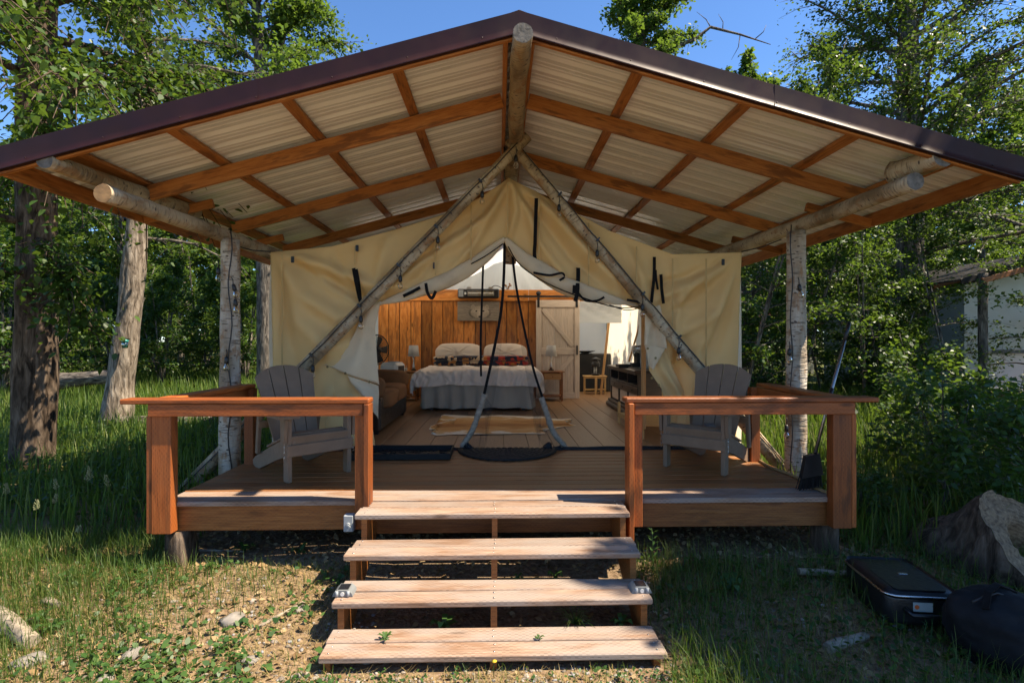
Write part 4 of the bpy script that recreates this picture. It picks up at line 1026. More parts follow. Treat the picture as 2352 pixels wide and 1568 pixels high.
# slatted shoe rack behind the right chair
rk = thing('shoe_rack', 'low slatted bamboo shoe rack behind the right chair', 'rack', (2.0, 7.2, DZ))
rx0, rx1, ry0, ry1, rz = 1.75, 2.35, 6.6, 7.9, DZ+.16
for y in (ry0, ry1): 
    for x in (rx0, rx1): MB().box((x, y, DZ+.16), (.035, .035, .32), b=.003).build('leg', M_BAMB, rk)
for x in (rx0, rx1): MB().box((x, (ry0+ry1)/2, rz-.02), (.02, ry1-ry0, .04)).build('side_rail', M_BAMB, rk)
for k in range(16): MB().box(((rx0+rx1)/2, ry0+.05+k*.08, rz+.006), (rx1-rx0+.02, .035, .012)).build('slat', M_BAMB, rk)
# ================================================================== on the deck
def mat_rug():
    m, nt, bs = newmat('braided_rubber'); v = nd(nt, 'ShaderNodeTexCoord').outputs['Object']
    bs.inputs['Base Color'].default_value = (.016, .017, .017, 1); bs.inputs['Roughness'].default_value = .7; bs.inputs['Specular IOR Level'].default_value = .2
    bump(nt, bs, noise_(nt, v, 120, 3), .5, .006)
    mcx = px2x(1165, 6.03); mb = MB(); A, B = .54, .60
    for k in range(9):
        t = (k+.6)/9; P = [V(mcx+A*t*math.cos(q), 6.035-B*t*math.sin(q), DZ+.014) for q in [math.pi*i/40 for i in range(41)]]
        mb.tube(P, [.033*(1+.18*math.sin(i*2.6*(.3+t)+k)) for i in range(41)], 7, flat=(1, .45))
    mb.add([V(mcx, 6.035, DZ+.006)]+[V(mcx+A*math.cos(math.pi*i/40), 6.035-B*math.sin(math.pi*i/40), DZ+.006) for i in range(41)], [(0, i+1, i+2) for i in range(40)])
    tag(mb.build('door_mat', m), 'half oval black braided doormat at the tent threshold', 'doormat')
mat_rug()
bt = thing('boot_tray', 'long black rubber boot tray left of the doormat', 'tray', (-1.0, 5.75, DZ))
b0, b1, c0, c1 = -1.52, -.50, 5.52, 5.98
MB().box(((b0+b1)/2, (c0+c1)/2, DZ+.012), (b1-b0, c1-c0, .012), b=.004).build('tray_floor', M_RUBBER, bt)
for c, d in (((b0, (c0+c1)/2), (.014, c1-c0)), ((b1, (c0+c1)/2), (.014, c1-c0)), (((b0+b1)/2, c0), (b1-b0+.014, .014)), (((b0+b1)/2, c1), (b1-b0+.014, .014))):
    MB().box((c[0], c[1], DZ+.036), (d[0], d[1], .06), b=.004).build('rim', M_RUBBER, bt)
rr = random.Random(5); sc = MB()
for k in range(46):
    x, y = rr.uniform(b0+.06, b1-.06), rr.uniform(c0+.06, c1-.06); q0 = rr.uniform(0, 6.28); r = rr.uniform(.02, .045)
    sc.tube([V(x+r*math.cos(q0+i*.5), y+r*math.sin(q0+i*.5), DZ+.021) for i in range(8)], .005, 5)
sc.build('scroll_relief', M_RUBBER, bt)
def adirondack(label, loc, rz):
    t = thing('adirondack_chair', label, 'chair', loc, rz, 'adirondack chairs on the deck')
    def b(n, p0, p1, wd, th, up=(0, 0, 1), mat=M_TAUPE):
        k = (n, tuple(p0), tuple(p1)); 
        o = board(n, p0, p1, wd, th, mat, None, up, bev=.006); o.parent = t; return o
    for s in (-1, 1):
        x = s*.275
        b('leg', (x, .0, 0), (x, .0, .545), .04, .09, (0, 1, 0))
        # side stringer to rear foot
        P = [(-.045, .24), (-.045, .37), (.10, .36), (.45, .235), (.80, .10), (.86, .06), (.85, .02), (.80, 0), (.70, 0), (.30, .14)]
        M = Matrix(((0, 0, 1, s*.238-.015), (1, 0, 0, 0), (0, 1, 0, 0), (0, 0, 0, 1)))
        MB().prism(P, .03, M).build('side_stringer', M_TAUPE, t, False)
        A = [(-.09, -.075), (.35, -.075), (.70, -.03), (.73, .0), (.70, .06), (.30, .085), (-.06, .085), (-.09, .06)]
        M = Matrix(((0, s, 0, s*.285), (1, 0, 0, 0), (0, 0, 1, .546), (0, 0, 0, 1)))
        MB().prism(A, .026, M).build('armrest', M_TAUPE, t, False)
        Bk = [(-.07, .54), (.035, .54), (.02, .34), (-.045, .34)]
        M = Matrix(((0, 0, 1, s*.30+(-.0 if s > 0 else -.028)), (1, 0, 0, 0), (0, 1, 0, 0), (0, 0, 0, 1)))
        MB().prism(Bk, .028, M).build('arm_bracket', M_TAUPE, t, False)
        b('arm_upright', (s*.28, .66, .15), (s*.285, .60, .545), .035, .05, (0, 1, 0))
        ch = MB()
        for k in range(7): ch.tube([V(s*.318, -.03+.006*math.cos(q*.8976)*(k % 2), .33-k*.022+.014*math.sin(q*.8976)) for q in range(8)], .0025, 4, False)
        ch.build('chain', M_STEEL, t, False)
    b('front_apron', (-.30, -.047, .27), (.30, -.047, .27), .026, .10)
    b('seat_slat', (-.27, -.03, .355), (.27, -.03, .355), .03, .08, (0, -.2, 1))
    for k in range(6):
        y = .045+k*.083; z = .405-.0-(.045+k*.083)*.34 if k else .396
        b('seat_slat', (-.265, y, z), (.265, y, z), .074, .022, (0, .34 if k else -.1, 1))
    lx = V(0, .42, .91).normalized(); up = V(0, -.91, .42).normalized(); side = V(1, 0, 0)
    M = Matrix((side, lx, up)).transposed().to_4x4(); M.translation = V(0, .43, .20)
    hw = lambda yy: lerp(.205, .30, yy/.84)
    for k in range(4):
        f0, f1 = (k+.035)/2-1, (k+.965)/2-1
        top = []
        for i in range(6):
            f = lerp(f1, f0, i/5); yy = .835-.115*abs(f)**2.2; top.append((f*hw(yy), yy))
        MB().prism([(f0*hw(0), 0), (f1*hw(0), 0)]+top, .022, M).build('back_slat', M_TAUPE, t, False)
    b('back_rail', (-.30, .60, .43), (.30, .60, .43), .03, .07, (0, -.4, 1)); b('back_rail', (-.24, .49, .22), (.24, .49, .22), .03, .06, (0, -.4, 1))
    return t
lg = V(-1.60, 4.88, DZ)
c1_ = adirondack('taupe adirondack chair at the left front of the tent', (-1.60, 4.87, DZ+.001), math.atan2(.69, .72)); 
c2_ = adirondack('taupe adirondack chair at the right front of the tent', (1.82, 5.02, DZ+.001), -math.atan2(.67, .74))
# the chair copies share their shape; small hat-like disc on the right seat
dk = MB().lathe([(0, 0), (.085, .0), (.09, .012), (.06, .03), (.05, .06), (0, .065)], 20, (2.06, 5.28, DZ+.335)); tag(dk.build('ash_tray', plain('grey_felt', (.10, .09, .08), .8)), 'small round grey dish on the seat of the right chair', 'dish')
# broom
bh = at(1858, 1118, 4.30); bh.z = DZ
br = thing('broom', 'black angled broom with metal handle leaning on the right railing', 'broom', bh)
top = V(3.02, 4.62, ZC+.16); hd = V(bh.x+.075, 4.34, DZ+.30)
dirb = (top-hd).normalized()
MB().tube([hd, hd+(top-hd)*.93], .0125, 12).build('handle', M_ALU, br); MB().tube([hd+(top-hd)*.86, top], .015, 12).build('grip', M_BLACK, br); MB().tube([hd+(top-hd)*.32, hd+(top-hd)*.48], .0155, 12).build('sleeve', M_BLACK, br)
MB().prism([(-.055, .28), (.055, .30), (.085, .13), (-.09, .10)], .045, Matrix(((1, 0, 0, bh.x+.04), (0, 0, 1, 4.31), (0, 1, 0, DZ), (0, 0, 0, 1)))).build('head', M_BLACK, br)
bb = MB(); rr = random.Random(3)
for k in range(120):
    a = rr.random(); p0 = V(bh.x+.04+lerp(-.088, .083, a), 4.315+rr.random()*.035, DZ+.13); p1 = V(bh.x+.04+lerp(-.12, .075, a)+rr.uniform(-.01, .01), 4.30+rr.random()*.06, DZ+.004+.03*a)
    bb.tube([p0, p1], .003, 4, False)
bb.build('bristles', M_RUBBER, br)
# coiled rope along the deck's right edge
rp = [V(XR-.05-.02*math.sin(i*.7), 4.2+i*.08, DZ+.012) for i in range(16)]
tag(MB().tube(rp, .013, 8).build('rope', M_ROPE), 'thin tan rope lying along the right edge of the deck', 'rope')
# weatherproof switch box on the left inner post, solar lights on the second step
sw = thing('switch_box', 'grey weatherproof switch box at the foot of the left rail post', 'switch box', (-1.085, 4.0, .43))
MB().box((-1.10, 4.035, .47), (.075, .055, .125), b=.008).build('box', M_GREYP, sw); MB().box((-1.10, 4.004, .47), (.068, .012, .118), b=.004).build('cover', M_GREYP, sw)
MB().lathe([(.016, 0), (.014, .012)], 12, (-1.10, 3.998, .465), Matrix.Rotation(RAD(90), 4, 'X')).build('knob', M_GREYP, sw); MB().box((-1.092, 3.984, .458), (.03, .008, .01), Matrix.Rotation(RAD(40), 3, 'Y')).build('lever', M_GREYP, sw)
def solar(label, x):
    y, z = 3.36, .2605
    t = thing('solar_step_light', label, 'solar light', (x, y, z), group='solar lights on the step')
    P = [(-.062, 0), (.062, 0), (.055, .018), (.036, .036), (-.036, .036), (-.055, .018)]
    MB().prism(P, .10, Matrix(((1, 0, 0, x), (0, 0, 1, y-.05), (0, 1, 0, z), (0, 0, 0, 1)))).build('housing', M_WHITE if 0 else plain('pale_grey_plastic', (.17, .18, .18), .5), t)
    MB().box((x, y, z+.0385), (.062, .07, .004)).build('solar_panel', M_SOLAR, t)
    MB().lathe([(.012, 0), (.012, .004)], 14, (x, y-.051, z+.016), Matrix.Rotation(RAD(90), 4, 'X')).build('lens', M_WHITE, t)
    for dx in (-.034, .034): MB().lathe([(.009, 0), (.009, .034)], 10, (x+dx, y-.05, z)).build('screw_boss', M_GREYP, t)
solar('grey solar light at the left end of the second step', SX0+.04); solar('grey solar light at the right end of the second step', SX1-.05)
# ================================================================== string lights
sg = thing('string_lights', 'black cable string of clear bulbs hung along the A-frame poles', 'string lights', (CR.x, CR.y-.1, CR.z-.05))
sg2 = thing('string_lights', 'black string light cable running down the left birch post', 'string lights', (-2.77, 5.56, .3))
sg3 = thing('string_lights', 'black string light cable running down the right birch post', 'string lights', (3.05, 5.5, .3))
def bulb(p, L, parent, ang=0):
    d = V(math.sin(ang), 0, -math.cos(ang)); q = p+d*L
    MB().tube([p, p+d*L*.5+V(.006, 0, 0), q], .0045, 6).build('drop_wire', M_BLACK, parent)
    s = MB().lathe([(.0, .0), (.012, -.004), (.019, -.022), (.021, -.065), (.018, -.07), (0, -.07)], 14, q, Matrix.Rotation(-ang, 4, 'Y')).build('socket', M_BLACK, parent)
    e = q+d*.07
    MB().lathe([(.012, .0), (.016, -.015), (.026, -.035), (.0275, -.052), (.02, -.072), (0, -.08)], 14, e, Matrix.Rotation(-ang, 4, 'Y')).build('bulb', M_GLASS, parent)
    MB().tube([e, e+d*.03, e+d*.045+V(.008, 0, 0), e+d*.03+V(.012, 0, 0), e], .0022, 4).build('filament', M_BRASS, parent)
def onpole(A, B, u):  # param on pole whose projected u matches
    best = min((abs(at_px(A.lerp(B, i/200))[0]-u), i/200) for i in range(201)); return A.lerp(B, best[1])
def at_px(p):
    c, s = math.cos(YAW), math.sin(YAW); f = p.x*s+p.y*c; r = p.x*c-p.y*s
    return 1176+1250*r/f, 784-1250*(p.z-ZC)/f
PL0, PL1 = FL+V(0, -.09, .02), CR+V(0, -.12, .02); PR0, PR1 = FRt+V(0, -.02, .02), CR+V(0, -.02, 0)
MB().tube([PL0.lerp(PL1, i/30)+V(.004*math.sin(i*2.1), .0, .006*math.sin(i*1.3)) for i in range(31)], .006, 6).build('cable', M_BLACK, sg)
MB().tube([PR0.lerp(PR1, i/30)+V(.004*math.sin(i*2.1)+.03, 0, .012+.006*math.sin(i*1.3)) for i in range(31)], .006, 6).build('cable', M_BLACK, sg)
for u in (1104, 1002, 916, 825, 716): 
    p = onpole(PL0, PL1, u)+V(.02, -.015, -.03); bulb(p, .075, sg); MB().box(p+V(-.02, 0, .03), (.05, .03, .02), Matrix.Rotation(RAD(48), 3, 'Y')).build('junction', M_BLACK, sg)
for u in (1278, 1368, 1470, 1553):
    p = onpole(PR0, PR1, u)+V(.02, -.02, -.02); bulb(p, .08, sg); MB().box(p+V(.01, 0, .03), (.05, .03, .02), Matrix.Rotation(RAD(-48), 3, 'Y')).build('junction', M_BLACK, sg)
bulb(CR+V(-.02, -.16, -.03), .09, sg)
MB().tube([V(-2.72+.02*math.sin(i*.9), 5.575-.004*i/24, 2.95-i*.11) for i in range(25)], .006, 6).build('cable', M_BLACK, sg2)
for z, dx, a in ((2.62, -.11, .0), (2.45, .02, .25), (2.30, .05, .1), (1.72, -.03, 0)): bulb(V(-2.72+dx, 5.56, z), .07, sg2, a)
MB().tube([V(3.01-.012*math.sin(i*.9), 5.53, 3.0-i*.11) for i in range(25)], .006, 6).build('cable', M_BLACK, sg3)
for z, dx, a in ((2.46, .05, .15), (1.80, -.04, 0), (1.02, -.07, 0)): bulb(V(3.02+dx, 5.515, z), .07, sg3, a)
# bungee cords holding canvas corners to the roof beams
for P, lab in (([at(622, 578, TY-.02), V(-2.84, 5.9, 2.83)], 'dark bungee cord tying the left tent corner to the log beam'), ([at(1703, 578, TY-.02), V(3.1, 5.9, 2.92)], 'dark bungee cord tying the right tent corner to the log beam'),
               ([at(1150, 470, TY)+V(.03, 0, .42), V(.06, 6.1, 3.98)], 'dark bungee cord tying the tent peak to the ridge')):
    tag(MB().tube([P[0], P[0].lerp(P[1], .5)+V(0, 0, -.02), P[1]], .007, 6).build('bungee_cord', M_BLACK), lab, 'cord', 'bungee cords on the tent')
for u, v, lab in ((1088, 450, 'black hook hanging from the roof left of the ridge log'),):
    pass
# ================================================================== trees and undergrowth
def rot_frames(nrm, rng):
    n = nrm/np.linalg.norm(nrm, axis=1, keepdims=True)
    a = rng.normal(size=n.shape); a -= n*np.sum(a*n, 1, keepdims=True); a /= np.linalg.norm(a, axis=1, keepdims=True)
    return n, a, np.cross(n, a)
def leaf_geo(pos, size, rng, hexa=False, updir=.55, hang=0.0):
    """leaf outlines at pos: folded quads or six-sided ovate leaves"""
    N = len(pos); nr = rng.normal(size=(N, 3)); nr[:, 2] = np.abs(nr[:, 2])+updir
    n, a, b = rot_frames(nr, rng)
    if hang: a[:, 2] -= hang; a /= np.linalg.norm(a, axis=1, keepdims=True); n = np.cross(a, b); n /= np.linalg.norm(n, axis=1, keepdims=True)+1e-9; b = np.cross(n, a)
    s = size[:, None]
    if hexa:
        sh = [(0, 0, 0), (.30, .34, .07), (.68, .27, .05), (1.05, 0, -.06), (.68, -.27, .05), (.30, -.34, .07)]
    else:
        sh = [(0, 0, 0), (.45, .36, .10), (1.05, 0, -.05), (.45, -.36, .10)]
    v = np.stack([pos+(a*x+b*y+n*z)*s for x, y, z in sh], 1); k = len(sh)
    return v.reshape(-1, 3), np.arange(N*k).reshape(N, k), k
def gen_tree(name, seed, H, r0, cb, cr, nl, ntw, lpt, ls, bark, leaf, lean=(0, 0), hexa=False, stems=1, spread=.8, droop=.15, limbs=None, bare=.0, segs=12, drop_low=False, hang=0.0):
    rng = np.random.default_rng(seed); rr = random.Random(seed); wd = MB(); tips = []; trunk = MB()
    paths = []
    for st in range(stems):
        la = rr.uniform(0, 6.28); ln = (lean[0]+(.25*math.cos(la) if stems > 1 else 0), lean[1]+(.25*math.sin(la) if stems > 1 else 0))
        hh = H*(1 if st == 0 else rr.uniform(.6, .95)); m = 12
        P = [V(ln[0]*hh*(i/m)**1.2+.10*r0*6*mn.noise((i*.5, seed+st, 0)), ln[1]*hh*(i/m)**1.2+.10*r0*6*mn.noise((i*.5, seed+st, 5)), hh*i/m) for i in range(m+1)]
        rad = [r0*(1.25 if i == 0 else 1)*(1-.80*i/m) for i in range(m+1)]
        paths.append((P, rad, hh)); trunk.tube(P, rad, segs)
    ga = rr.uniform(0, 6)
    for i in range(nl):
        P, rad, hh = paths[i % stems]
        f = (i+.5)/nl; h = cb+(hh*.97-cb)*f**.9; k = h/hh*12; j = min(11, int(k)); s = P[j].lerp(P[j+1], k-j); rs = lerp(rad[j], rad[j+1], k-j)
        ga += 2.4+rr.uniform(-.4, .4); el = lerp(.25, 1.0, f)+rr.uniform(-.25, .25)
        L = cr*(1-.55*f)*rr.uniform(.65, 1.15)
        d = V(math.cos(ga)*math.cos(el), math.sin(ga)*math.cos(el), math.sin(el))
        if limbs and i < len(limbs): d = Vector(limbs[i][0]).normalized(); L = limbs[i][1]; s = Vector(limbs[i][2]) if len(limbs[i]) > 2 else s
        Q = [s]
        for q in range(5): d = (d+V(rr.uniform(-.2, .2), rr.uniform(-.2, .2), rr.uniform(-.15, .15)-droop*.4)).normalized(); Q.append(Q[-1]+d*L/5)
        r1 = min(rs*.6, .02+L*.013)
        wd.tube(Q, [r1*(1-.15*q*1.0) for q in range(6)], 6, False)
        for t in range(ntw):
            tt = rr.uniform(.18, 1)*4.99; j = int(tt); p = Q[j].lerp(Q[j+1], tt-j); dd = (Q[j+1]-Q[j]).normalized()
            e = (dd+V(rr.gauss(0, spread), rr.gauss(0, spread), rr.gauss(0, spread*.7))).normalized(); tl = L*rr.uniform(.12, .34)
            T = [p, p+e*tl*.5+V(0, 0, -.02*tl), p+e*tl+V(0, 0, -droop*tl)]
            wd.tube(T, [r1*.22, r1*.14, .003], 4, False)
            if rr.random() < bare: continue
            tips.append((T, tl))
    pos = []
    for T, tl in tips:
        c = max(3, int(lpt*rr.uniform(.6, 1.4))); u = rng.random(c)*2*.95+.1
        A = np.array([T[0], T[1], T[2]]); j = np.minimum(u.astype(int), 1); p = A[j]+(A[j+1]-A[j])*(u-j)[:, None]
        pos.append(p+rng.normal(size=(c, 3))*(.05+.10*tl))
    pos = np.concatenate(pos); sz = ls*rng.uniform(.45, 1.4, len(pos))
    v, f, k = leaf_geo(pos, sz, rng, hexa, hang=hang)
    return dict(trunk=trunk.mesh(name+'_trunk', bark), branches=wd.mesh(name+'_branches', bark), crown=fastmesh(name+'_crown', v, f, k, leaf))
def plant_tree(name, G_, label, loc, rz=0, sc=1.0, group=None, cat='tree', skip=()):
    t = thing(name, label, cat, loc, rz, group); t.scale = (sc, sc, sc)
    for k, me in G_.items():
        if k in skip: continue
        o = bpy.data.objects.new(k if k != 'trunk' or cat == 'tree' else 'stem', me); COL.objects.link(o); o.parent = t
    return t
def bark_trunk(path, radii, mat, seed, n=56, dz=.07, furrow=.07, flare=.12):
    """cottonwood bole with real furrows; path in local coordinates"""
    vs = []; L = [0]
    for i in range(len(path)-1): L.append(L[-1]+(path[i+1]-path[i]).length)
    m = int(L[-1]/dz)
    for i in range(m+1):
        s = L[-1]*i/m; j = max(q for q in range(len(path)-1) if L[q] <= s+1e-6); t = (s-L[j])/(L[j+1]-L[j])
        p = path[j].lerp(path[j+1], t); r = lerp(radii[j], radii[j+1], t); r *= 1+flare*math.exp(-s/.35)
        lump = .10*mn.noise((s*1.1, seed, 3))
        for k in range(n):
            q = 2*math.pi*k/n; c, sn = math.cos(q), math.sin(q)
            f = mn.noise((c*4.2*r/.25, sn*4.2*r/.25, s*1.5+seed))+.6*mn.noise((c*9*r/.25, sn*9*r/.25, s*4+seed))
            f = -abs(f)*1.6+.35
            g = r*(1+lump+furrow*f+.07*mn.noise((c*1.2, sn*1.2, s*.9+seed*2)))
            vs.append((p.x+g*c, p.y+g*sn, p.z))
    fs = [(i*n+k, i*n+(k+1) % n, i*n+n+(k+1) % n, i*n+n+k) for i in range(m) for k in range(n)]
    return MB().add(vs, fs, True).mesh('trunk', mat)
def gl(x, y, dz=-.05): return (x, y, G(x, y)+dz)

# --- big cottonwood at the left edge, its leafy branches hanging before the sky
t1x, t1y = -5.88, 7.05
g1 = gen_tree('near_cottonwood', 11, 10.5, .24, 3.3, 3.0, 48, 52, 24, .075, M_BARK, M_LEAF, hexa=True, droop=.45, hang=.6,
              limbs=[((.75, -.25, .42), 2.9, (0, 0, 3.7)), ((.5, -.8, .35), 2.8, (0, 0, 3.8)), ((-.5, -.8, .2), 2.6, (0, 0, 3.2)), ((.85, .1, .5), 3.1, (0, 0, 4.2)), ((.7, -.6, .25), 2.6, (0, 0, 4.6)),
                     ((.9, -.1, .2), 2.6, (0, 0, 5.0)), ((.4, -.9, .1), 2.8, (0, 0, 5.2)), ((.8, .4, .2), 2.9, (0, 0, 5.6)), ((-.2, -1, .15), 2.4, (0, 0, 2.6)), ((.8, -.3, -.1), 1.7, (.1, -.1, 3.0))])
g1['trunk'] = bark_trunk([V(-.05, 0, -.1), V(0, 0, 1.2), V(.03, .0, 2.6), V(.0, 0, 4.2), V(.08, 0, 7), V(.1, 0, 10)], [.235, .222, .215, .205, .18, .1], M_BARK, 3)
plant_tree('cottonwood_tree', g1, 'thick furrowed cottonwood at the left edge with drooping glossy leaves', gl(t1x, t1y))
# --- leaning trunk behind it with the jar
t2 = onz(263, 985, .16); t2x, t2y = t2.x, t2.y
g2 = gen_tree('leaning_cottonwood', 12, 11.0, .18, 3.4, 3.2, 26, 16, 12, .085, M_BARKG, M_LEAF, lean=(.05, .02), droop=.3, bare=.15)
g2['trunk'] = bark_trunk([V(0, 0, -.1), V(.12, 0, 1.0), V(.28, 0, 2.2), V(.40, 0, 3.6), V(.5, 0, 6), V(.55, .1, 10.5)], [.27, .22, .205, .18, .14, .06], M_BARKP, 8)
plant_tree('cottonwood_tree', g2, 'leaning sunlit trunk with a small jar hung on it, left of the deck', gl(t2x, t2y))
jp = at(287, 792, t2y-.3)
jar = thing('hanging_jar', 'small teal jar hanging on the leaning left trunk', 'jar', jp)
MB().lathe([(.03, -.06), (.05, -.05), (.055, .02), (.045, .05)], 16, jp).build('jar_body', glassmat('teal_glass', (.25, .62, .62), .5), jar)
MB().lathe([(.05, .05), (.058, .055), (.058, .09), (.03, .105), (0, .106)], 16, jp).build('lid', plain('teal_lid', (.03, .22, .20), .4), jar)
# --- forked tree behind the left tent corner, rising over the roof
t3 = V(at(611, 800, 17).x, 17, 0)
g3 = gen_tree('forked_cottonwood', 13, 15.5, .27, 7.2, 3.9, 56, 36, 24, .125, M_BARKG, M_LEAFB, lean=(-.01, 0), droop=.2, bare=.05)
g3['trunk'] = bark_trunk([V(0, 0, -.1), V(0, 0, 3), V(-.05, 0, 6), V(-.1, 0, 9), V(-.3, 0, 12), V(-.35, 0, 15)], [.28, .26, .24, .2, .14, .06], M_BARKG, 5, dz=.12, n=40)
MB_f = MB(); MB_f.tube([V(-.08, 0, 8.6), V(.25, 0, 10), V(.55, 0, 11.5), V(.9, 0, 14)], [.17, .15, .13, .06], 14)
g3['fork'] = MB_f.mesh('fork', M_BARKG)
plant_tree('cottonwood_tree', g3, 'tall forked cottonwood behind the left tent corner, rising above the roof', gl(t3.x, t3.y))
# --- tree whose crown shows above the right half of the roof, with a bare dead limb
t4 = V(at(1478, 100, 19).x, 19, 0)
g4 = gen_tree('roof_top_tree', 14, 14.6, .22, 9.8, 2.3, 34, 28, 24, .13, M_BARKG, M_LEAFB, droop=.35)
dm = MB(); q0 = V(.1, 0, 10.6)
pth = [at(1545, 112, 19)-t4-V(0, 0, G(t4.x, 19)), at(1600, 100, 19)-t4, at(1632, 75, 19)-t4, at(1700, 92, 19)-t4, at(1770, 115, 19)-t4]
dm.tube([q0]+pth, [.11, .07, .06, .05, .035, .012], 8)
for a, b in (((1632, 75), (1600, 40)), ((1700, 92), (1680, 150)), ((1735, 102), (1760, 70)), ((1660, 82), (1650, 45))): dm.tube([at(*a, 19)-t4, at((a[0]+b[0])/2+6, (a[1]+b[1])/2, 19)-t4, at(*b, 19)-t4], [.02, .014, .005], 5)
g4['dead_limb'] = dm.mesh('dead_limb', M_BARKG)
plant_tree('cottonwood_tree', g4, 'tree crown with a bare dead limb above the right roof slope', gl(t4.x, t4.y, 0))
# --- dark tree right of the roof
t5 = V(at(2090, 400, 14.6).x, 14.6, 0)
g5 = gen_tree('right_dark_tree', 15, 15, .34, 3.6, 5.0, 60, 38, 24, .095, M_BARKG, M_LEAF, droop=.2)
g5['trunk'] = bark_trunk([V(0, 0, -.1), V(0, 0, 3), V(.0, 0, 6), V(-.05, 0, 9), V(-.1, 0, 14.5)], [.35, .33, .30, .26, .1], M_BARKG, 7, dz=.12, n=40)
plant_tree('cottonwood_tree', g5, 'large dark trunked tree beside the right roof corner', gl(t5.x, t5.y))
# --- tree on the near right whose crown shades the luggage
g6 = gen_tree('shade_tree', 16, 10.5, .22, 4.2, 3.3, 44, 30, 26, .15, M_BARKG, M_LEAF, droop=.2)
plant_tree('cottonwood_tree', g6, 'tree just outside the right edge, shading the luggage and stump', gl(8.5, 2.0))
plant_tree('cottonwood_tree', g6, 'second tree outside the right edge, shading the shrubs beyond the stump', gl(10.2, 3.9), 2.0, .95)
# --- woods
VAR = [gen_tree('shrub_a', 21, 4.2, .05, .4, 1.5, 30, 22, 15, .085, M_BARKG, M_LEAFD, stems=4, droop=.15, segs=6),
       gen_tree('shrub_b', 22, 5.5, .06, .6, 1.7, 32, 22, 15, .09, M_BARKG, M_LEAFB, stems=3, droop=.15, segs=6),
       gen_tree('sapling', 23, 7.5, .036, .9, 1.6, 34, 18, 13, .085, M_BARKG, M_LEAFD, stems=2, lean=(.05, 0), droop=.2, segs=7),
       gen_tree('wood_tree_a', 24, 11, .16, 1.8, 2.9, 42, 24, 16, .15, M_BARKG, M_LEAFB, droop=.15, segs=8),
       gen_tree('wood_tree_b', 25, 13, .18, 2.4, 3.3, 44, 24, 16, .17, M_BARKG, M_LEAFB, stems=1, droop=.2, segs=8)]
rr = random.Random(77); WOODS = []
def scatter(name, var, pts, label, group, cat, s0=.8, s1=1.2):
    for (x, y) in pts:
        WOODS.append(plant_tree(name, VAR[var], label, gl(x, y), rr.uniform(0, 6.28), rr.uniform(s0, s1), group, cat))
LW = 'green trees of the wood left beyond the grass'; RW = 'green trees of the wood right beyond the deck'
scatter('wood_tree', 3, [(-22, 25), (-18.5, 27), (-15, 26), (-11.6, 27), (-26, 30)], LW, 'left wood trees', 'tree')
scatter('wood_tree', 4, [(-30, 36), (-24, 37), (-18.5, 38), (-13.5, 36), (-34, 44)], LW, 'left wood trees', 'tree')
scatter('shrub', 1, [(-19.5, 20.5), (-17, 21.5), (-14.2, 20.8), (-11.6, 21.8), (-9.4, 20.4), (-22, 22.5)], 'leafy shrub along the far edge of the left grass', 'left shrubs', 'shrub')
scatter('shrub', 0, [(-15.6, 18.2), (-12.4, 18.0), (-10.6, 17.4), (-9.0, 19.6), (-18, 18.6)], 'leafy shrub along the far edge of the left grass', 'left shrubs', 'shrub')
scatter('wood_tree', 3, [(9.5, 21), (13, 20), (16.5, 21.5), (20, 22), (24, 24), (12, 25)], RW, 'right wood trees', 'tree')
scatter('wood_tree', 4, [(12, 31), (17.5, 30), (23, 31), (29, 33), (20, 39), (32, 42)], RW, 'right wood trees', 'tree')
scatter('sapling', 2, [(5.6, 12.4), (7.1, 12.8), (8.6, 12.6), (10.4, 12.2), (12.4, 12.6), (5.9, 14), (8.8, 14.6)], 'slender multi-stemmed sapling right behind the deck', 'right saplings', 'tree', .85, 1.1)
scatter('shrub', 0, [(5.0, 13.0), (7.4, 15.5), (10.4, 15.0), (12.4, 16.5), (9.2, 12.8), (14.5, 15.2)], 'leafy green shrub under the trees right of the deck', 'right shrubs', 'shrub', .7, 1.0)
scatter('shrub', 1, [(6.4, 17.5), (9.4, 18), (13, 18.2), (16.5, 17.5), (19, 19)], 'leafy green shrub under the trees right of the deck', 'right shrubs', 'shrub')
scatter('wood_tree', 4, [(-45, 60), (-36, 58), (-28, 62), (-20, 57), (-52, 66), (26, 56), (36, 60), (46, 62), (56, 66)], 'tall tree far back in the wood', 'far wood trees', 'tree', 1.2, 1.6)
# dense far wood closing the horizon
def far_wood():
    rg = np.random.default_rng(9); n = 90000
    th = rg.uniform(-1.05, 1.05, n); R0 = rg.uniform(44, 60, n); x = R0*np.sin(th); y = R0*np.cos(th)
    top = 8+4*np.sin(th*23+1)+2.5*np.sin(th*51)+3*(np.abs(th) > .4); z = 1+np.abs(top)*rg.random(n)**.85
    lump = np.sin(x*.9)*np.cos(y*.8+z*.9)+np.sin(z*1.3+x*.5); k = lump > -.75
    v, f, kk = leaf_geo(np.column_stack([x, y, z])[k]+rg.normal(size=(k.sum(), 3))*.4, rg.uniform(.35, .75, k.sum()), rg)
    tag(put('distant_woods', fastmesh('distant_woods', v, f, kk, M_LEAFB)), 'distant woods closing the view behind the trees', 'woods', kind='stuff')
far_wood()
scatter('shrub', 0, [(-20, 15.5), (-13.5, 15.2), (-23, 18)], 'leafy shrub along the far edge of the left grass', 'left shrubs', 'shrub')
scatter('shrub', 1, [(-25, 26), (-20.5, 24), (-12.8, 23.5), (-10, 24)], 'leafy shrub along the far edge of the left grass', 'left shrubs', 'shrub')
ORDN = 'first second third fourth fifth sixth seventh eighth ninth tenth eleventh twelfth thirteenth fourteenth fifteenth sixteenth seventeenth eighteenth nineteenth twentieth'.split()
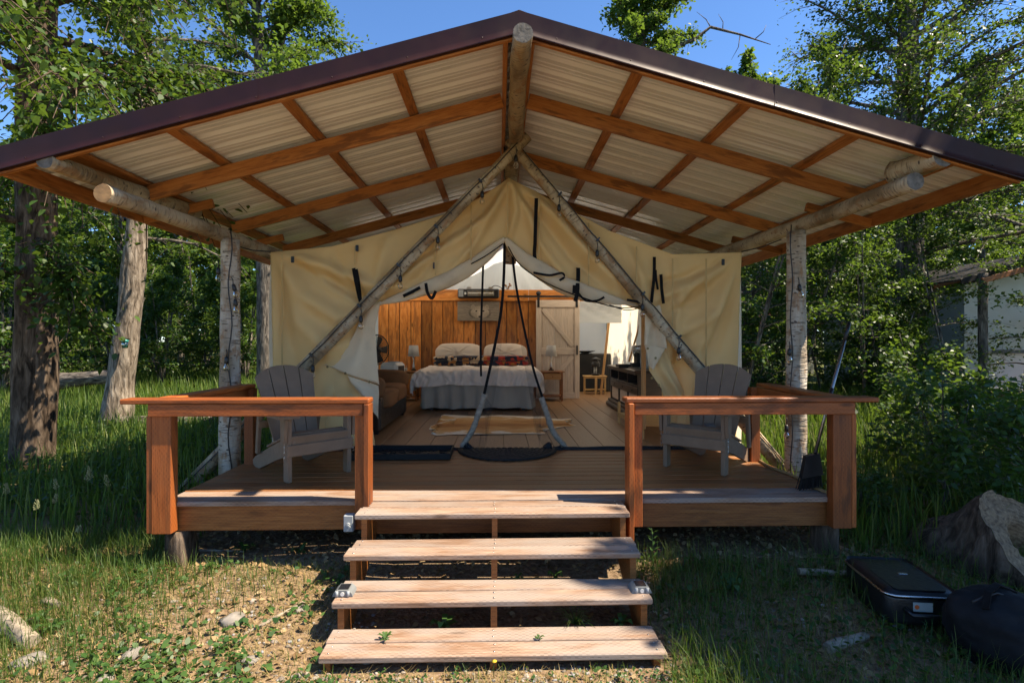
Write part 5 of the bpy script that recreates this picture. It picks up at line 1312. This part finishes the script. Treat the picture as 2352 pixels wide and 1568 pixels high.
for lab in sorted({t['label'] for t in WOODS}):
    L = sorted([t for t in WOODS if t['label'] == lab], key=lambda t: t.location.x/t.location.y)
    for k, t in enumerate(L): t['label'] = lab.replace('green trees', 'green tree')+', '+ORDN[k]+' from the left'
# low shrubs beside the stump
SB = gen_tree('low_shrub', 31, 1.1, .014, .12, .62, 20, 10, 9, .052, M_BARKG, M_LEAFD, stems=5, droop=.1, segs=5, hexa=True)
for k, (x, y, s, lab) in enumerate([(4.15, 5.0, 1.0, 'leafy low shrub in the shade behind the stump'), (4.9, 4.7, 1.2, 'dark leafy shrub at the right edge behind the stump'), (3.35, 4.85, .6, 'small leafy shrub just right of the deck corner'),
                                    (5.0, 6.0, 1.35, 'tall dark shrub right of the deck at the frame edge'), (5.9, 7.0, 1.3, 'dark shrub before the neighbouring tent'), (7.0, 7.3, 1.15, 'tall dark shrub at the right frame edge before the pale tent'), (8.3, 10.6, 1.7, 'leafy shrub hiding the left corner of the neighbouring tent'), (7.6, 9.4, 1.2, 'leafy shrub on the far bank of the creek')]):
    plant_tree('low_shrub', SB, lab, gl(x, y), k*1.3, s, 'low shrubs right of the deck', 'shrub')
# ================================================================== grass
def blades(name, label, xy, h, wdt, mat, rng, lay=0.0, bendk=.5):
    N = len(xy); z = GN(xy[:, 0], xy[:, 1])-.01; base = np.column_stack([xy, z])
    az = rng.uniform(0, 2*np.pi, N); d = np.column_stack([np.cos(az), np.sin(az), np.zeros(N)]); s = np.column_stack([-d[:, 1], d[:, 0], np.zeros(N)])
    bend = rng.uniform(.1, 1, N)*bendk+lay; up = np.sqrt(np.clip(1-np.clip(bend, 0, .97)**2, .02, 1))
    mid = base+(d*(bend*.35)[:, None]+np.array([0, 0, 1])*(up*.6)[:, None])*h[:, None]
    tip = base+(d*bend[:, None]+np.array([0, 0, 1])*(up*.95)[:, None])*h[:, None]
    w_ = wdt[:, None]
    v = np.stack([base-s*w_, base+s*w_, mid-s*w_*.75, mid+s*w_*.75, tip], 1).reshape(-1, 3)
    i = np.arange(N)[:, None]*5; f = np.concatenate([i+np.array([[0, 1, 3]]), i+np.array([[0, 3, 2]]), i+np.array([[2, 3, 4]])])
    return tag(put(name, fastmesh(name, v, f, 3, mat)), label, 'grass', kind='stuff')
rng = np.random.default_rng(5)
def cl(xy, sc, seed):  # patchiness
    return np.sin(xy[:, 0]*sc+seed+1.3*np.sin(xy[:, 1]*sc*.7))*np.cos(xy[:, 1]*sc*1.1+seed*2+np.sin(xy[:, 0]*sc*.8))
def clear(xy):
    x, y = xy[:, 0], xy[:, 1]
    bad = (x > XL-.02) & (x < XR+.02) & (y > 4.13)
    bad |= (x > SX0-.02) & (x < SX1+.02) & (y > 2.95)
    bad |= sdist(x, y) < .75
    return xy[~bad]
def region(n, x0, x1, y0, y1): return np.column_stack([rng.uniform(x0, x1, n), rng.uniform(y0, y1, n)])
# meadow left
P = region(100000, -26, -2.2, 4.6, 26); P = P[(P[:, 0] > -1.05*P[:, 1]-1)]; P = clear(P)
k = (rng.random(len(P)) < np.clip(8.0/P[:, 1], .25, 1)); P = P[k]
blades('meadow_grass', 'tall green meadow grass left of the deck', P, rng.uniform(.22, .62, len(P))*np.clip(.7+P[:, 1]*.03, .7, 1.2), .0035+.0006*P[:, 1], M_MEADOW, rng)
P = region(52000, 2.75, 15, 4.2, 16); P = P[P[:, 0] < 1.05*P[:, 1]+1]; P = clear(P)
blades('bank_grass', 'long green grass along the creek right of the deck', P, rng.uniform(.18, .6, len(P)), .0035+.0006*P[:, 1], M_GRASS, rng)
# foreground left, thinning to the bare dirt by the steps
P = region(34000, -4.2, -.95, 2.5, 4.7); P = clear(P); t = np.clip((-P[:, 0]-1.3+.55*(P[:, 1]-3.3)+.35*cl(P, 3, 1))/2.1, .07, .75)
P = P[rng.random(len(P)) < t]; tt = np.clip((-P[:, 0]-1.5+.6*(P[:, 1]-3.3))/1.6, .1, 1)
blades('yard_grass', 'short green grass on the yard left of the steps', P, rng.uniform(.03, .17, len(P))*(.5+1.1*tt), rng.uniform(.0012, .003, len(P)), M_GRASS, rng, 0, .8)
P = region(26000, .9, 4.4, 2.4, 4.9); P = clear(P); P = P[rng.random(len(P)) < np.clip(.45+.6*cl(P, 2.4, 4), .1, 1)]
blades('yard_grass', 'thin green grass in the shade right of the steps', P, rng.uniform(.06, .30, len(P)), rng.uniform(.0012, .0028, len(P)), M_GRASS, rng, 0, .75)
P = region(5200, -1.3, 1.3, 2.45, 2.97); P = P[rng.random(len(P)) < np.clip(.3+.8*cl(P, 5, 2), 0, 1)]
blades('yard_grass', 'sparse grass in the gravel before the bottom step', P, rng.uniform(.02, .10, len(P)), rng.uniform(.001, .0022, len(P)), M_GRASS, rng, 0, .8)
P = region(90000, -4.2, 4.4, 2.4, 4.7); P = clear(P); P = P[rng.random(len(P)) < np.clip(.65+.5*cl(P, 2.1, 7), .15, 1)]
blades('dry_straw', 'dry straw and dead grass lying over the dirt', P, rng.uniform(.03, .12, len(P)), rng.uniform(.001, .0022, len(P)), M_DRY, rng, .72, .25)
# seed-headed tall grasses on the left, each a plant
def seedgrass(label, loc, h, seed):
    r = random.Random(seed); t = thing('seed_grass', label, 'grass', loc, group='seeding grasses left of the deck')
    a = r.uniform(-.15, .15)*h; P = [Vector(loc)+V(a*(i/6)**2, .0, h*i/6) for i in range(7)]
    MB().tube(P, [.003-.0003*i for i in range(7)], 5).build('stalk', M_GRASS, t)
    hd = MB(); n = 34
    for k in range(n):
        f = k/n; p = P[5].lerp(P[6], f)+V(0, 0, .0); q = r.uniform(0, 6.28); L = .022*(1-.6*f)
        e = p+V(math.cos(q)*L, math.sin(q)*L, .012); hd.tube([p, e], .0012, 3, False); hd.lathe([(0, -.006), (.003, 0), (0, .008)], 5, e)
    hd.build('seed_head', plain('seed_head%d' % seed, (.22, .23, .11), .8), t)
    lf = MB()
    for k in range(5):
        q = r.uniform(0, 6.28); L = h*r.uniform(.3, .5)
        lf.ribbon([Vector(loc)+V(math.cos(q)*L*.5*s*s, math.sin(q)*L*.5*s*s, L*s*(1.2-.4*s)) for s in (0, .3, .6, 1)], .005, V(-math.sin(q), math.cos(q), 0), .0005)
    lf.build('blade', M_GRASS, t)
for k, (u, v, y) in enumerate([(118, 1165, 4.5), (140, 1130, 4.7), (185, 1108, 4.8), (218, 1100, 4.55), (255, 1120, 4.6), (80, 1180, 4.3), (175, 1240, 4.2), (20, 1140, 4.6)]):
    p = at(u, v, y); g0 = G(p.x, y); seedgrass('tall seeding grass stalk at the dark grass edge left of the deck', (p.x, y, g0), p.z-g0+.1, k)
# broad-leaved groundcover
def cover(name, label, P, lpp, ls, rng, spread=.035, hgt=.05, mat=M_WEED, up=.9):
    base = np.repeat(np.column_stack([P, GN(P[:, 0], P[:, 1])]), lpp, 0); n = len(base)
    base[:, :2] += rng.normal(size=(n, 2))*spread; base[:, 2] += rng.uniform(.004, hgt, n)
    v, f, k = leaf_geo(base, ls*rng.uniform(.55, 1.3, n), rng, True, up)
    return tag(put(name, fastmesh(name, v, f, k, mat)), label, 'plants', kind='stuff')
P = region(1000, -3.2, -1.0, 2.6, 4.2); P = clear(P); P = P[rng.random(len(P)) < np.clip(.35+.9*cl(P, 3.3, .5), .04, 1)]
cover('ground_cover', 'low broad leaved green weeds in the dirt left of the steps', P, 6, .038, rng)
P = region(500, -1.2, 1.3, 2.5, 2.93); P = P[rng.random(len(P)) < np.clip(.25+.9*cl(P, 4, 3), .05, 1)]
cover('ground_cover', 'clover and small weeds along the bottom step', P, 8, .022, rng, .03, .05)
P = region(900, 1.0, 4.2, 2.5, 4.6); cover('ground_cover', 'small leafy weeds in the shade right of the steps', clear(P), 5, .035, rng, .05, .09, M_LEAFD)
P = region(3500, -9, -2.9, 5, 12); cover('ground_cover', 'leafy undergrowth in the meadow left of the deck', clear(P), 5, .06, rng, .08, .25, M_LEAFD)
# leaf litter
P = region(15000, -4, 4.4, 2.4, 6.0); y = P[:, 1]; P = P[(y > 4.1) | (rng.random(len(P)) < .35)]
P = P[~((P[:, 0] > SX0) & (P[:, 0] < SX1) & (P[:, 1] > 2.95) & (P[:, 1] < 3.1))]
n = len(P); b = np.column_stack([P, GN(P[:, 0], P[:, 1])+rng.uniform(.002, .02, n)])
v, f, k = leaf_geo(b, rng.uniform(.02, .055, n), rng, True, 1.2); tag(put('leaf_litter', fastmesh('leaf_litter', v, f, k, M_LITTER)), 'dead brown leaves scattered on the dirt and under the deck', 'leaves', kind='stuff')
# pebbles
def ico():
    t = (1+5**.5)/2; v = np.array([(-1, t, 0), (1, t, 0), (-1, -t, 0), (1, -t, 0), (0, -1, t), (0, 1, t), (0, -1, -t), (0, 1, -t), (t, 0, -1), (t, 0, 1), (-t, 0, -1), (-t, 0, 1)], float); v /= np.linalg.norm(v[0])
    f = np.array([(0, 11, 5), (0, 5, 1), (0, 1, 7), (0, 7, 10), (0, 10, 11), (1, 5, 9), (5, 11, 4), (11, 10, 2), (10, 7, 6), (7, 1, 8), (3, 9, 4), (3, 4, 2), (3, 2, 6), (3, 6, 8), (3, 8, 9), (4, 9, 5), (2, 4, 11), (6, 2, 10), (8, 6, 7), (9, 8, 1)])
    return v, f
iv, jf = ico()
def pebmat():
    m, nt, bs = newmat('pebble'); r = nd(nt, 'ShaderNodeNewGeometry').outputs['Random Per Island']
    nt.links.new(ramp(nt, r, [(0, (.12, .10, .075)), (.35, (.21, .175, .14)), (.7, (.31, .27, .225)), (1, (.22, .225, .23))]), bs.inputs['Base Color']); bs.inputs['Roughness'].default_value = .85; return m
P = np.concatenate([region(1300, -1.6, 1.7, 2.45, 3.0), region(600, -3.4, -.8, 2.5, 4.0), region(400, 1, 3.6, 2.5, 4.4)])
n = len(P); s = rng.uniform(.004, .013, n)*np.where(rng.random(n) < .1, 1.8, 1); a = rng.uniform(0, 6.28, n)
vv = iv[None]*(1+.25*rng.normal(size=(n, 12, 1)))*s[:, None, None]*np.array([1.3, 1, .6]); ca_, sa_ = np.cos(a)[:, None], np.sin(a)[:, None]
vv = np.stack([vv[..., 0]*ca_-vv[..., 1]*sa_+P[:, :1], vv[..., 0]*sa_+vv[..., 1]*ca_+P[:, 1:], vv[..., 2]+GN(P[:, 0], P[:, 1])[:, None]+.002], -1)
tag(put('pebbles', fastmesh('pebbles', vv.reshape(-1, 3), (jf[None]+np.arange(n)[:, None, None]*12).reshape(-1, 3), 3, pebmat(), True)), 'small pale pebbles strewn over the dirt', 'pebbles', kind='stuff')
# ================================================================== things on the ground
def rock(label, x, y, s, seed, mat=M_STONE, grp='loose stones on the yard'):
    r = random.Random(seed); vs = []; n, m = 12, 8; z0 = G(x, y)
    for i in range(m+1):
        p = math.pi*(i/m-.5)
        for k in range(n):
            q = 2*math.pi*k/n; d = V(math.cos(q)*math.cos(p), math.sin(q)*math.cos(p), math.sin(p)); g = 1+.30*mn.noise(d*1.6+V(seed*3, 0, 0))
            vs.append(V(d.x*s*1.35*g, d.y*s*g, d.z*s*.55*g))
    fs = [(i*n+k, i*n+(k+1) % n, i*n+n+(k+1) % n, i*n+n+k) for i in range(m) for k in range(n)]
    o = MB().add(vs, fs, True).build('stone', mat); o.location = (x, y, z0+s*.15); o.rotation_euler = (0, 0, r.uniform(0, 6)); tag(o, label, 'stone', grp)
for k, (u, v, px, lab) in enumerate([(535, 1425, 22, 'flat pale stone in the weeds left of the steps'), (1650, 1512, 14, 'small grey stone in the dry grass right of the steps'), (775, 1512, 18, 'rounded white stone at the left foot of the steps'), (305, 1505, 20, 'flat grey stone at the lower left'),
        (70, 1520, 26, 'broad pale stone in the bottom left corner'), (240, 1562, 18, 'pale stone at the bottom edge on the left'), (1005, 1508, 12, 'small white stone before the bottom step, below its middle'), (1320, 1500, 13, 'pinkish stone before the bottom step at right'),
        (1420, 1505, 12, 'pale stone by the right end of the bottom step'), (575, 1520, 15, 'small stone in the dry grass left of the bottom step'), (840, 1520, 10, 'grey pebble left of the bottom step centre'), (1985, 1345, 16, 'pale stone beside the suitcase strap'), (690, 1395, 12, 'white stone between weeds and steps'), (1700, 1545, 16, 'pale stone near the bottom edge right of the steps')]):
    p = onz(u, v, .03); p = onz(u, v, G(p.x, p.y)); rock(lab, p.x, p.y, px*p.y/1250, k+1)
def stick(label, u0, v0, u1, v1, wpx, seed, mat=M_STICK, cat='stick', grp=None, dz=.0, name='stick'):
    a = onz(u0, v0, .05); a = onz(u0, v0, G(a.x, a.y)); b = onz(u1, v1, .05); b = onz(u1, v1, G(b.x, b.y)); r = wpx*a.y/2500
    up = V(0, 0, r*.8+dz)
    o = log(name, a+up, b+up, r, r*.75, mat, None, mat, seed=seed, wob=.35, knots=3, n=12); tag(o, label, cat, grp); return o
stick('short broken branch lying in the dirt at the left', 105, 1385, 142, 1398, 18, 1, M_STICK, 'branch')
stick('thick weathered bark log in the lower left corner', -10, 1425, 75, 1490, 40, 2, M_STICK, 'branch')
stick('long grey stick in the weeds left of the steps', 700, 1385, 560, 1460, 8, 3)
stick('pale stick lying just left of the weeds', 60, 1428, 145, 1424, 8, 4)
stick('grey branch leaning on the suitcase from the deck pier', 1885, 1245, 1985, 1280, 9, 5)
stick('grey plank of driftwood left of the suitcase', 1835, 1318, 1960, 1322, 16, 6)
stick('broken wood chunk in the dry leaves at lower right', 1900, 1500, 1990, 1470, 26, 7, M_STICK, 'branch')
stick('thin upright grey twig right of the suitcase', 2172, 1430, 2166, 1380, 6, 8)
stick('grey stick along the dirt near the left pier', 440, 1265, 560, 1268, 6, 9)
# fallen trunks in the meadow
lo = log('fallen_log', at(95, 880, 14.5), at(265, 862, 14.0), .22, .15, M_BARKG, None, M_CUTG, seed=3, wob=.2); tag(lo, 'grey fallen trunk in the sunny grass beyond the left trees', 'log')
lo = log('fallen_log', onz(415, 968, .32)+V(-1.2, 0, 0), onz(520, 960, .32)+V(.6, 0, 0), .11, .09, M_BARKG, None, M_CUTG, seed=6, wob=.2); tag(lo, 'fallen log lying in the grass seen through the left railing', 'log')
# suitcase
sp = onz(2062, 1400, .08); SC = (sp.x+.05, 3.62)
scx, scy = at(2066, 1330, 3.5).x, 3.52; sz = G(scx, scy)
su = thing('suitcase', 'black soft-sided suitcase lying flat on the ground by the stump', 'suitcase', (scx, scy, sz), RAD(-8))
Ms = Matrix.Rotation(0, 3, 'Z')
SW, SL, SH = .42, .56, .20
def rbox(c, d, rad, hz):
    P = []
    for sx, sy, a0 in ((1, 1, 0), (-1, 1, 90), (-1, -1, 180), (1, -1, 270)):
        for k in range(6): q = RAD(a0+18*k); P.append((c[0]+sx*(d[0]/2-rad)+rad*math.cos(q), c[1]+sy*(d[1]/2-rad)+rad*math.sin(q)))
    return P
def shell(z0, z1, d, rad, name, mat, dome=0.0):
    P = rbox((0, 0), d, rad, 0); n = len(P); vs = []; rows = [(z0, .985), (z0+.02, 1), (z1-.02, 1), (z1, .985)]+([(z1+dome*.6, .93), (z1+dome, .80), (z1+dome*1.1, .4)] if dome else [])
    for z, s in rows: vs += [V(x*s, y*s, z+(.006*mn.noise((x*7, y*7, z*9)) if dome else 0)) for x, y in P]
    fs = [(i*n+k, i*n+(k+1) % n, i*n+n+(k+1) % n, i*n+n+k) for i in range(len(rows)-1) for k in range(n)]+[tuple(range(n))[::-1], tuple(range((len(rows)-1)*n, len(rows)*n))]
    return MB().add(vs, fs, True).build(name, mat, su, False)
shell(.02, .19, (SW, SL), .07, 'body', M_NYLON); shell(.20, SH, (SW+.0, SL+.0), .07, 'lid', M_NYLON, .02)
P = rbox((0, 0), (SW+.012, SL+.012), .075, 0); MB().tube([V(x, y, .196) for x, y in P]+[V(*P[0], .196)], .007, 6).build('zipper', M_STEEL, su, False)
MB().tube([V(x, y, SH-.005) for x, y in rbox((0, 0), (SW, SL), .07, 0)]+[V(*rbox((0, 0), (SW, SL), .07, 0)[0], SH-.005)], .007, 6).build('piping', M_LEATH, su, False)
pk = rbox((0, -.10), (SW-.12, SL*.55), .03, 0); mbp = MB(); mbp.prism(pk, .008, Matrix.Translation((0, 0, SH+.018))); mbp.build('front_pocket', M_NYLON, su, False)
MB().box((.02, -.02, SH+.029), (.055, .022, .005), b=.002).build('badge', M_STEEL, su, False)
MB().tube([V(-.11, -SL/2-.002, .12), V(-.09, -SL/2-.045, .10), V(.09, -SL/2-.045, .10), V(.11, -SL/2-.002, .12)], [.012]*4, 8).build('handle', M_NYLON, su, False)
tg = MB().box((-.01, -SL/2-.004, .135), (.11, .004, .055)).build('name_tag', plain('tag_card', (.30, .33, .32), .4), su, False)
MB().lathe([(.0, 0), (.013, 0), (.013, .002)], 14, (-.045, -SL/2-.0062, .135), Matrix.Rotation(RAD(90), 4, 'X')).build('tag_dot', plain('tag_orange', (.5, .10, .02), .5), su, False)
for dx in (-.17, .17):
    for dy in (-.28, .28): MB().lathe([(.02, 0), (.02, .03)], 10, (dx, dy, -.005)).build('foot', M_BLACK, su, False)
# black duffel bag at the right edge
bx, by_ = at(2310, 1480, 2.95).x, 3.0; bz = G(bx, by_)
bag = thing('duffel_bag', 'slumped black fabric bag at the lower right edge', 'bag', (bx, by_, bz))
def bagf(a, b):
    q = 2*math.pi*a; p = math.pi*(b-.5)*.98
    d = V(math.cos(q)*math.cos(p), math.sin(q)*math.cos(p), math.sin(p)); g = 1+.16*mn.noise(d*1.7+V(3, 1, 0))-.10*abs(mn.noise(d*3.2+V(0, 4, 0)))-.04*abs(mn.noise(d*7))
    z = .20+d.z*.22*g*(1-.25*d.x); return V(bx+.06+d.x*.32*g, by_+d.y*.24*g, bz+max(.0, z)-.02)
MB().grid(bagf, 72, 44).build('body', M_BAG, bag)
MB().ribbon([V(bx-.16, by_-.1, bz+.34), V(bx-.10, by_-.05, bz+.41), V(bx-.0, by_, bz+.43), V(bx+.1, by_, bz+.39)], .035, (0, 1, .2), .004).build('strap', M_WEBB, bag)
MB().tube([V(bx-.2+i*.08, by_-.06+.02*math.sin(i), bz+.40-.02*abs(i-2)) for i in range(6)], .006, 6).build('zipper', M_BLACK, bag)
def ringmat(c):
    m, nt, bs = newmat('ringed_wood_face'); v = nd(nt, 'ShaderNodeTexCoord').outputs['Object']
    d = nd(nt, 'ShaderNodeVectorMath', {0: v, 1: tuple(c)}, operation='DISTANCE').outputs['Value']
    n1 = noise_(nt, v, 9, 5); w_ = mth(nt, 'SINE', mth(nt, 'ADD', mth(nt, 'MULTIPLY', d, 260.0), mth(nt, 'MULTIPLY', n1, 16.0)))
    cr = noise_(nt, v, 30, 5, .7)
    k = ramp(nt, mth(nt, 'ADD', mth(nt, 'MULTIPLY', w_, .05), cr), [(.3, (.07, .04, .02)), (.5, (.20, .125, .065)), (.72, (.33, .22, .12))])
    nt.links.new(k, bs.inputs['Base Color']); bs.inputs['Roughness'].default_value = .9; bump(nt, bs, mth(nt, 'ADD', cr, mth(nt, 'MULTIPLY', w_, .08)), .9, .012); return m
# hollow stump section
def stump():
    A = at(2290, 1300, 3.95); ax = V(.30, -.62, .60).normalized(); c = V(A.x+.10, 4.05, G(A.x, 4.1)-.02)
    t = thing('cut_stump', 'big hollow weathered stump section at the right edge', 'stump', (c.x, c.y, G(c.x, c.y)))
    q = ax.to_track_quat('Z', 'Y').to_matrix(); n = 72
    def ring(r, h, jag, seed): return [c+q @ V(r*(1+.10*mn.noise((math.cos(2*math.pi*k/n)*1.5, math.sin(2*math.pi*k/n)*1.5, seed))+jag*mn.noise((k*.9, h*3, seed)))*math.cos(2*math.pi*k/n), r*(1+.10*mn.noise((math.cos(2*math.pi*k/n)*1.5, math.sin(2*math.pi*k/n)*1.5, seed))+jag*mn.noise((k*.9, h*3, seed)))*math.sin(2*math.pi*k/n), h+(.03*mn.noise((k*.5, h, seed)) if jag else 0)) for k in range(n)]
    R = [ring(.44-.02*i/8+.02*math.sin(i), -.35+.7*i/8*.95, .05, 2) for i in range(9)]
    vs = [p for r in R for p in r]; f = [(i*n+k, i*n+(k+1) % n, i*n+n+(k+1) % n, i*n+n+k) for i in range(8) for k in range(n)]
    MB().add(vs, f, True).build('bark', M_BARK, t)
    R2 = [ring(.437, .317, .05, 2), ring(.39, .30, .02, 2), ring(.28, .315, .02, 4), ring(.20, .28, .12, 5), ring(.17, .0, .1, 5)]
    MB().add([p for r in R2 for p in r], [(i*n+k, i*n+(k+1) % n, i*n+n+(k+1) % n, i*n+n+k) for i in range(4) for k in range(n)], True).build('cut_face', ringmat(c), t)
    MB().add(ring(.18, .0, .1, 5), [tuple(range(n))]).build('hollow', plain('dark_stump_core', (.02, .012, .007), 1.0), t)  # near-black disc closing the hollow
stump()
# individual weeds: leafy rosettes and shoots
def weed(label, loc, kind, s, seed):
    r = random.Random(seed); t = thing('weed', label, 'weed', loc, r.uniform(0, 6), 'weeds growing by the steps'); mb = MB()
    if kind == 'rosette':
        for k in range(8):
            q = k*.785+r.uniform(-.3, .3); L = s*r.uniform(.7, 1.1); d = V(math.cos(q), math.sin(q), 0); w_ = V(-d.y, d.x, 0)*L*.16; e = r.uniform(.35, .8)
            P = [V(0, 0, .005)+d*L*f+V(0, 0, L*e*math.sin(f*2.4)) for f in (0, .35, .7, 1)]
            mb.add([P[0], P[1]+w_, P[2]+w_*1.1, P[3], P[2]-w_*1.1, P[1]-w_], [(0, 1, 5), (1, 2, 4, 5), (2, 3, 4)], False)
        mb.build('leaf', M_WEED, t, False)
    elif kind == 'shoot':
        mb.tube([V(0, 0, 0), V(.01, 0, s*.5), V(0, .01, s)], [.004, .003, .002], 5).build('stem', M_WEED, t, False); mb = MB()
        for k in range(26):
            f = .2+.8*k/26; q = k*2.4; L = s*.22*(1.15-f*.6); d = V(math.cos(q), math.sin(q), .35); w_ = V(-d.y, d.x, 0)*L*.14; p = V(0, 0, s*f)
            mb.add([p, p+d*L*.5+w_, p+d*L, p+d*L*.5-w_], [(0, 1, 2, 3)])
        mb.build('leaf', M_WEED, t, False)
    elif kind == 'horsetail':
        for k in range(46):
            q = r.uniform(0, 6.28); L = s*r.uniform(.6, 1); e = r.uniform(.1, 1.2); d = V(math.cos(q)*math.cos(e), math.sin(q)*math.cos(e), math.sin(e))
            mb.tube([V(0, 0, .02), d*L*.6+V(0, 0, .03), d*L+V(0, 0, -.01)], [.0018, .0015, .0008], 3, False)
        mb.build('needle', M_GRASS, t, False)
    elif kind == 'dandelion':
        mb.tube([V(0, 0, 0), V(.005, 0, s*.6), V(0, 0, s)], .0022, 5).build('stem', M_WEED, t, False)
        MB().lathe([(0, -.004), (.012, .002), (.015, .006), (.0, .012)], 12, (0, 0, s)).build('flower', plain('yellow_petal', (.55, .36, .015), .7), t, False)
    return t
def gp(u, v, z=None):
    p = onz(u, v, .03 if z is None else z); return (p.x, p.y, G(p.x, p.y)) if z is None else tuple(p)
weed('leafy weed rosette growing through the gap under the second step, left of centre', gp(1020, 1446, .02), 'rosette', .11, 1)
weed('feathery horsetail tuft growing behind the bottom step', gp(1320, 1440, .05), 'horsetail', .17, 2)
weed('small weed rosette between boards at the right end of the bottom step', gp(1425, 1436, .05), 'rosette', .09, 3)
weed('round leaved weed behind the second step, right of centre', gp(1188, 1335, .2), 'rosette', .055, 4)
weed('two-stemmed weed with leaves behind the second step at right', gp(1275, 1328, .2), 'rosette', .075, 5)
weed('small weed sprouting on the bottom step near its left end', gp(885, 1470, .09), 'rosette', .05, 6)
weed('small weed sprouting on the bottom step right of centre', gp(1237, 1468, .09), 'rosette', .035, 7)
weed('tall leafy shoot beside the right end of the third step', gp(1500, 1330), 'shoot', .33, 8)
weed('leafy shoot standing before the suitcase', gp(2030, 1470), 'shoot', .18, 9)
weed('leafy shoot standing at the suitcase right corner', gp(2125, 1475), 'shoot', .15, 10)
weed('broad weed with upright leaves at the left foot of the steps', gp(755, 1508), 'rosette', .11, 11)
weed('yellow dandelion before the bottom step', gp(1135, 1545), 'dandelion', .09, 12)
weed('broad palmate weed in the shade right of the steps', gp(1680, 1370), 'rosette', .13, 13)
weed('weed rosette in the dirt at the left of the bare patch', gp(95, 1430), 'rosette', .09, 14)
weed('weed rosette at the upper end of the bare patch near the deck pier', gp(690, 1300), 'rosette', .08, 15)
weed('leafy shoot in the grass left of the deck pier', gp(400, 1300), 'shoot', .28, 16)
weed('weed clump under the left railing at the dirt edge', gp(560, 1290), 'rosette', .09, 17)
weed('weed rosette at the lower left between branch and log', gp(120, 1450), 'rosette', .10, 18)
# ================================================================== neighbouring tents
nb = V(at(2330, 800, 13.2).x, 13.2, 0)
M_NROOF = plain('dark_roof_metal', (.020, .017, .015), .6, spec=.2)
nt_ = thing('neighbour_tent', 'neighbouring pale canvas tent under a dark roof at the right edge', 'tent', (nb.x+1.5, 13.2, 0))
x0, x1 = at(2215, 700, 13.2).x, at(2215, 700, 13.2).x+5.4; xm = (x0+x1)/2; zt = at(2200, 655, 13.2).z
def nwall(a, b): 
    x = lerp(x0, x1, a); top = zt+.27*(2.7-abs(x-xm)); return V(x, 13.2+.05*math.sin(a*14)*b+.04*mn.noise((a*6, b*4, 2)), lerp(.55, top, b))
MB().grid(nwall, 40, 14).build('front_wall', cloth('pale_canvas', (.58, .58, .53), .2, var=.08), nt_)
MB().grid(lambda a, b: V(x0+.03*math.sin(a*12), lerp(13.2, 19, a), lerp(.55, zt, b)), 20, 8).build('side_wall', cloth('shaded_canvas_side', (.30, .33, .32), .2, var=.08), nt_)  # darker than the front canvas: shade painted into the side wall colour
board('band', (x0+.6, 13.1, 1.55), (x1, 13.1, 1.55), .01, .09, M_BLACK, nt_)
for s in (-1, 1):
    a, b = V(xm, 0, zt+.95), V(xm+s*3.15, 0, zt+.95-.27*3.15)
    MB().add([V(a.x, 12.8, a.z), V(b.x, 12.8, b.z), V(b.x, 19.5, b.z), V(a.x, 19.5, a.z), V(a.x, 12.8, a.z-.03), V(b.x, 12.8, b.z-.03), V(b.x, 19.5, b.z-.03), V(a.x, 19.5, a.z-.03)], [(0, 1, 2, 3), (7, 6, 5, 4), (0, 4, 5, 1), (1, 5, 6, 2)]).build('roof_slope', M_NROOF, nt_)
    board('fascia', V(a.x, 12.78, a.z-.06), V(b.x, 12.78, b.z-.06), .03, .14, M_NROOF, nt_)
    for y in (12.2, 13.6, 15.2): board('rafter', V(a.x, y, a.z-.1), V(b.x, y, b.z-.1), .04, .12, M_ROOFW, nt_)
for x in (x0-.25, x1+.25): log('log_post', (x, 12.4, 0), (x, 12.4, zt+.2), .1, .09, M_BARKG, nt_, seed=3)
board('deck_rim', (x0-.2, 12.0, .45), (x1, 12.0, .45), .04, .2, M_FASC, nt_)
MB().box(((x0+x1)/2, 12.8, .54), (x1-x0, 1.5, .04)).build('deck_floor', M_FASC, nt_)
cb_ = thing('far_cabin', 'red roofed tan cabin glimpsed through the leaves right of the tent', 'cabin', (12, 27, 0))
cw = at(1735, 742, 27); 
MB().box((cw.x+.3, 28.2, 1.4), (5.0, 3.0, 2.7)).build('wall', plain('tan_wall', (.32, .30, .22), .8), cb_)
MB().prism([(-2.9, 0), (2.9, 0), (2.7, .12), (0, .9), (-2.7, .12)], 3.6, Matrix(((1, 0, 0, cw.x+.3), (0, 0, 1, 26.4), (0, 1, 0, 2.6), (0, 0, 0, 1)))).build('roof', plain('red_roof', (.22, .07, .06), .5), cb_)
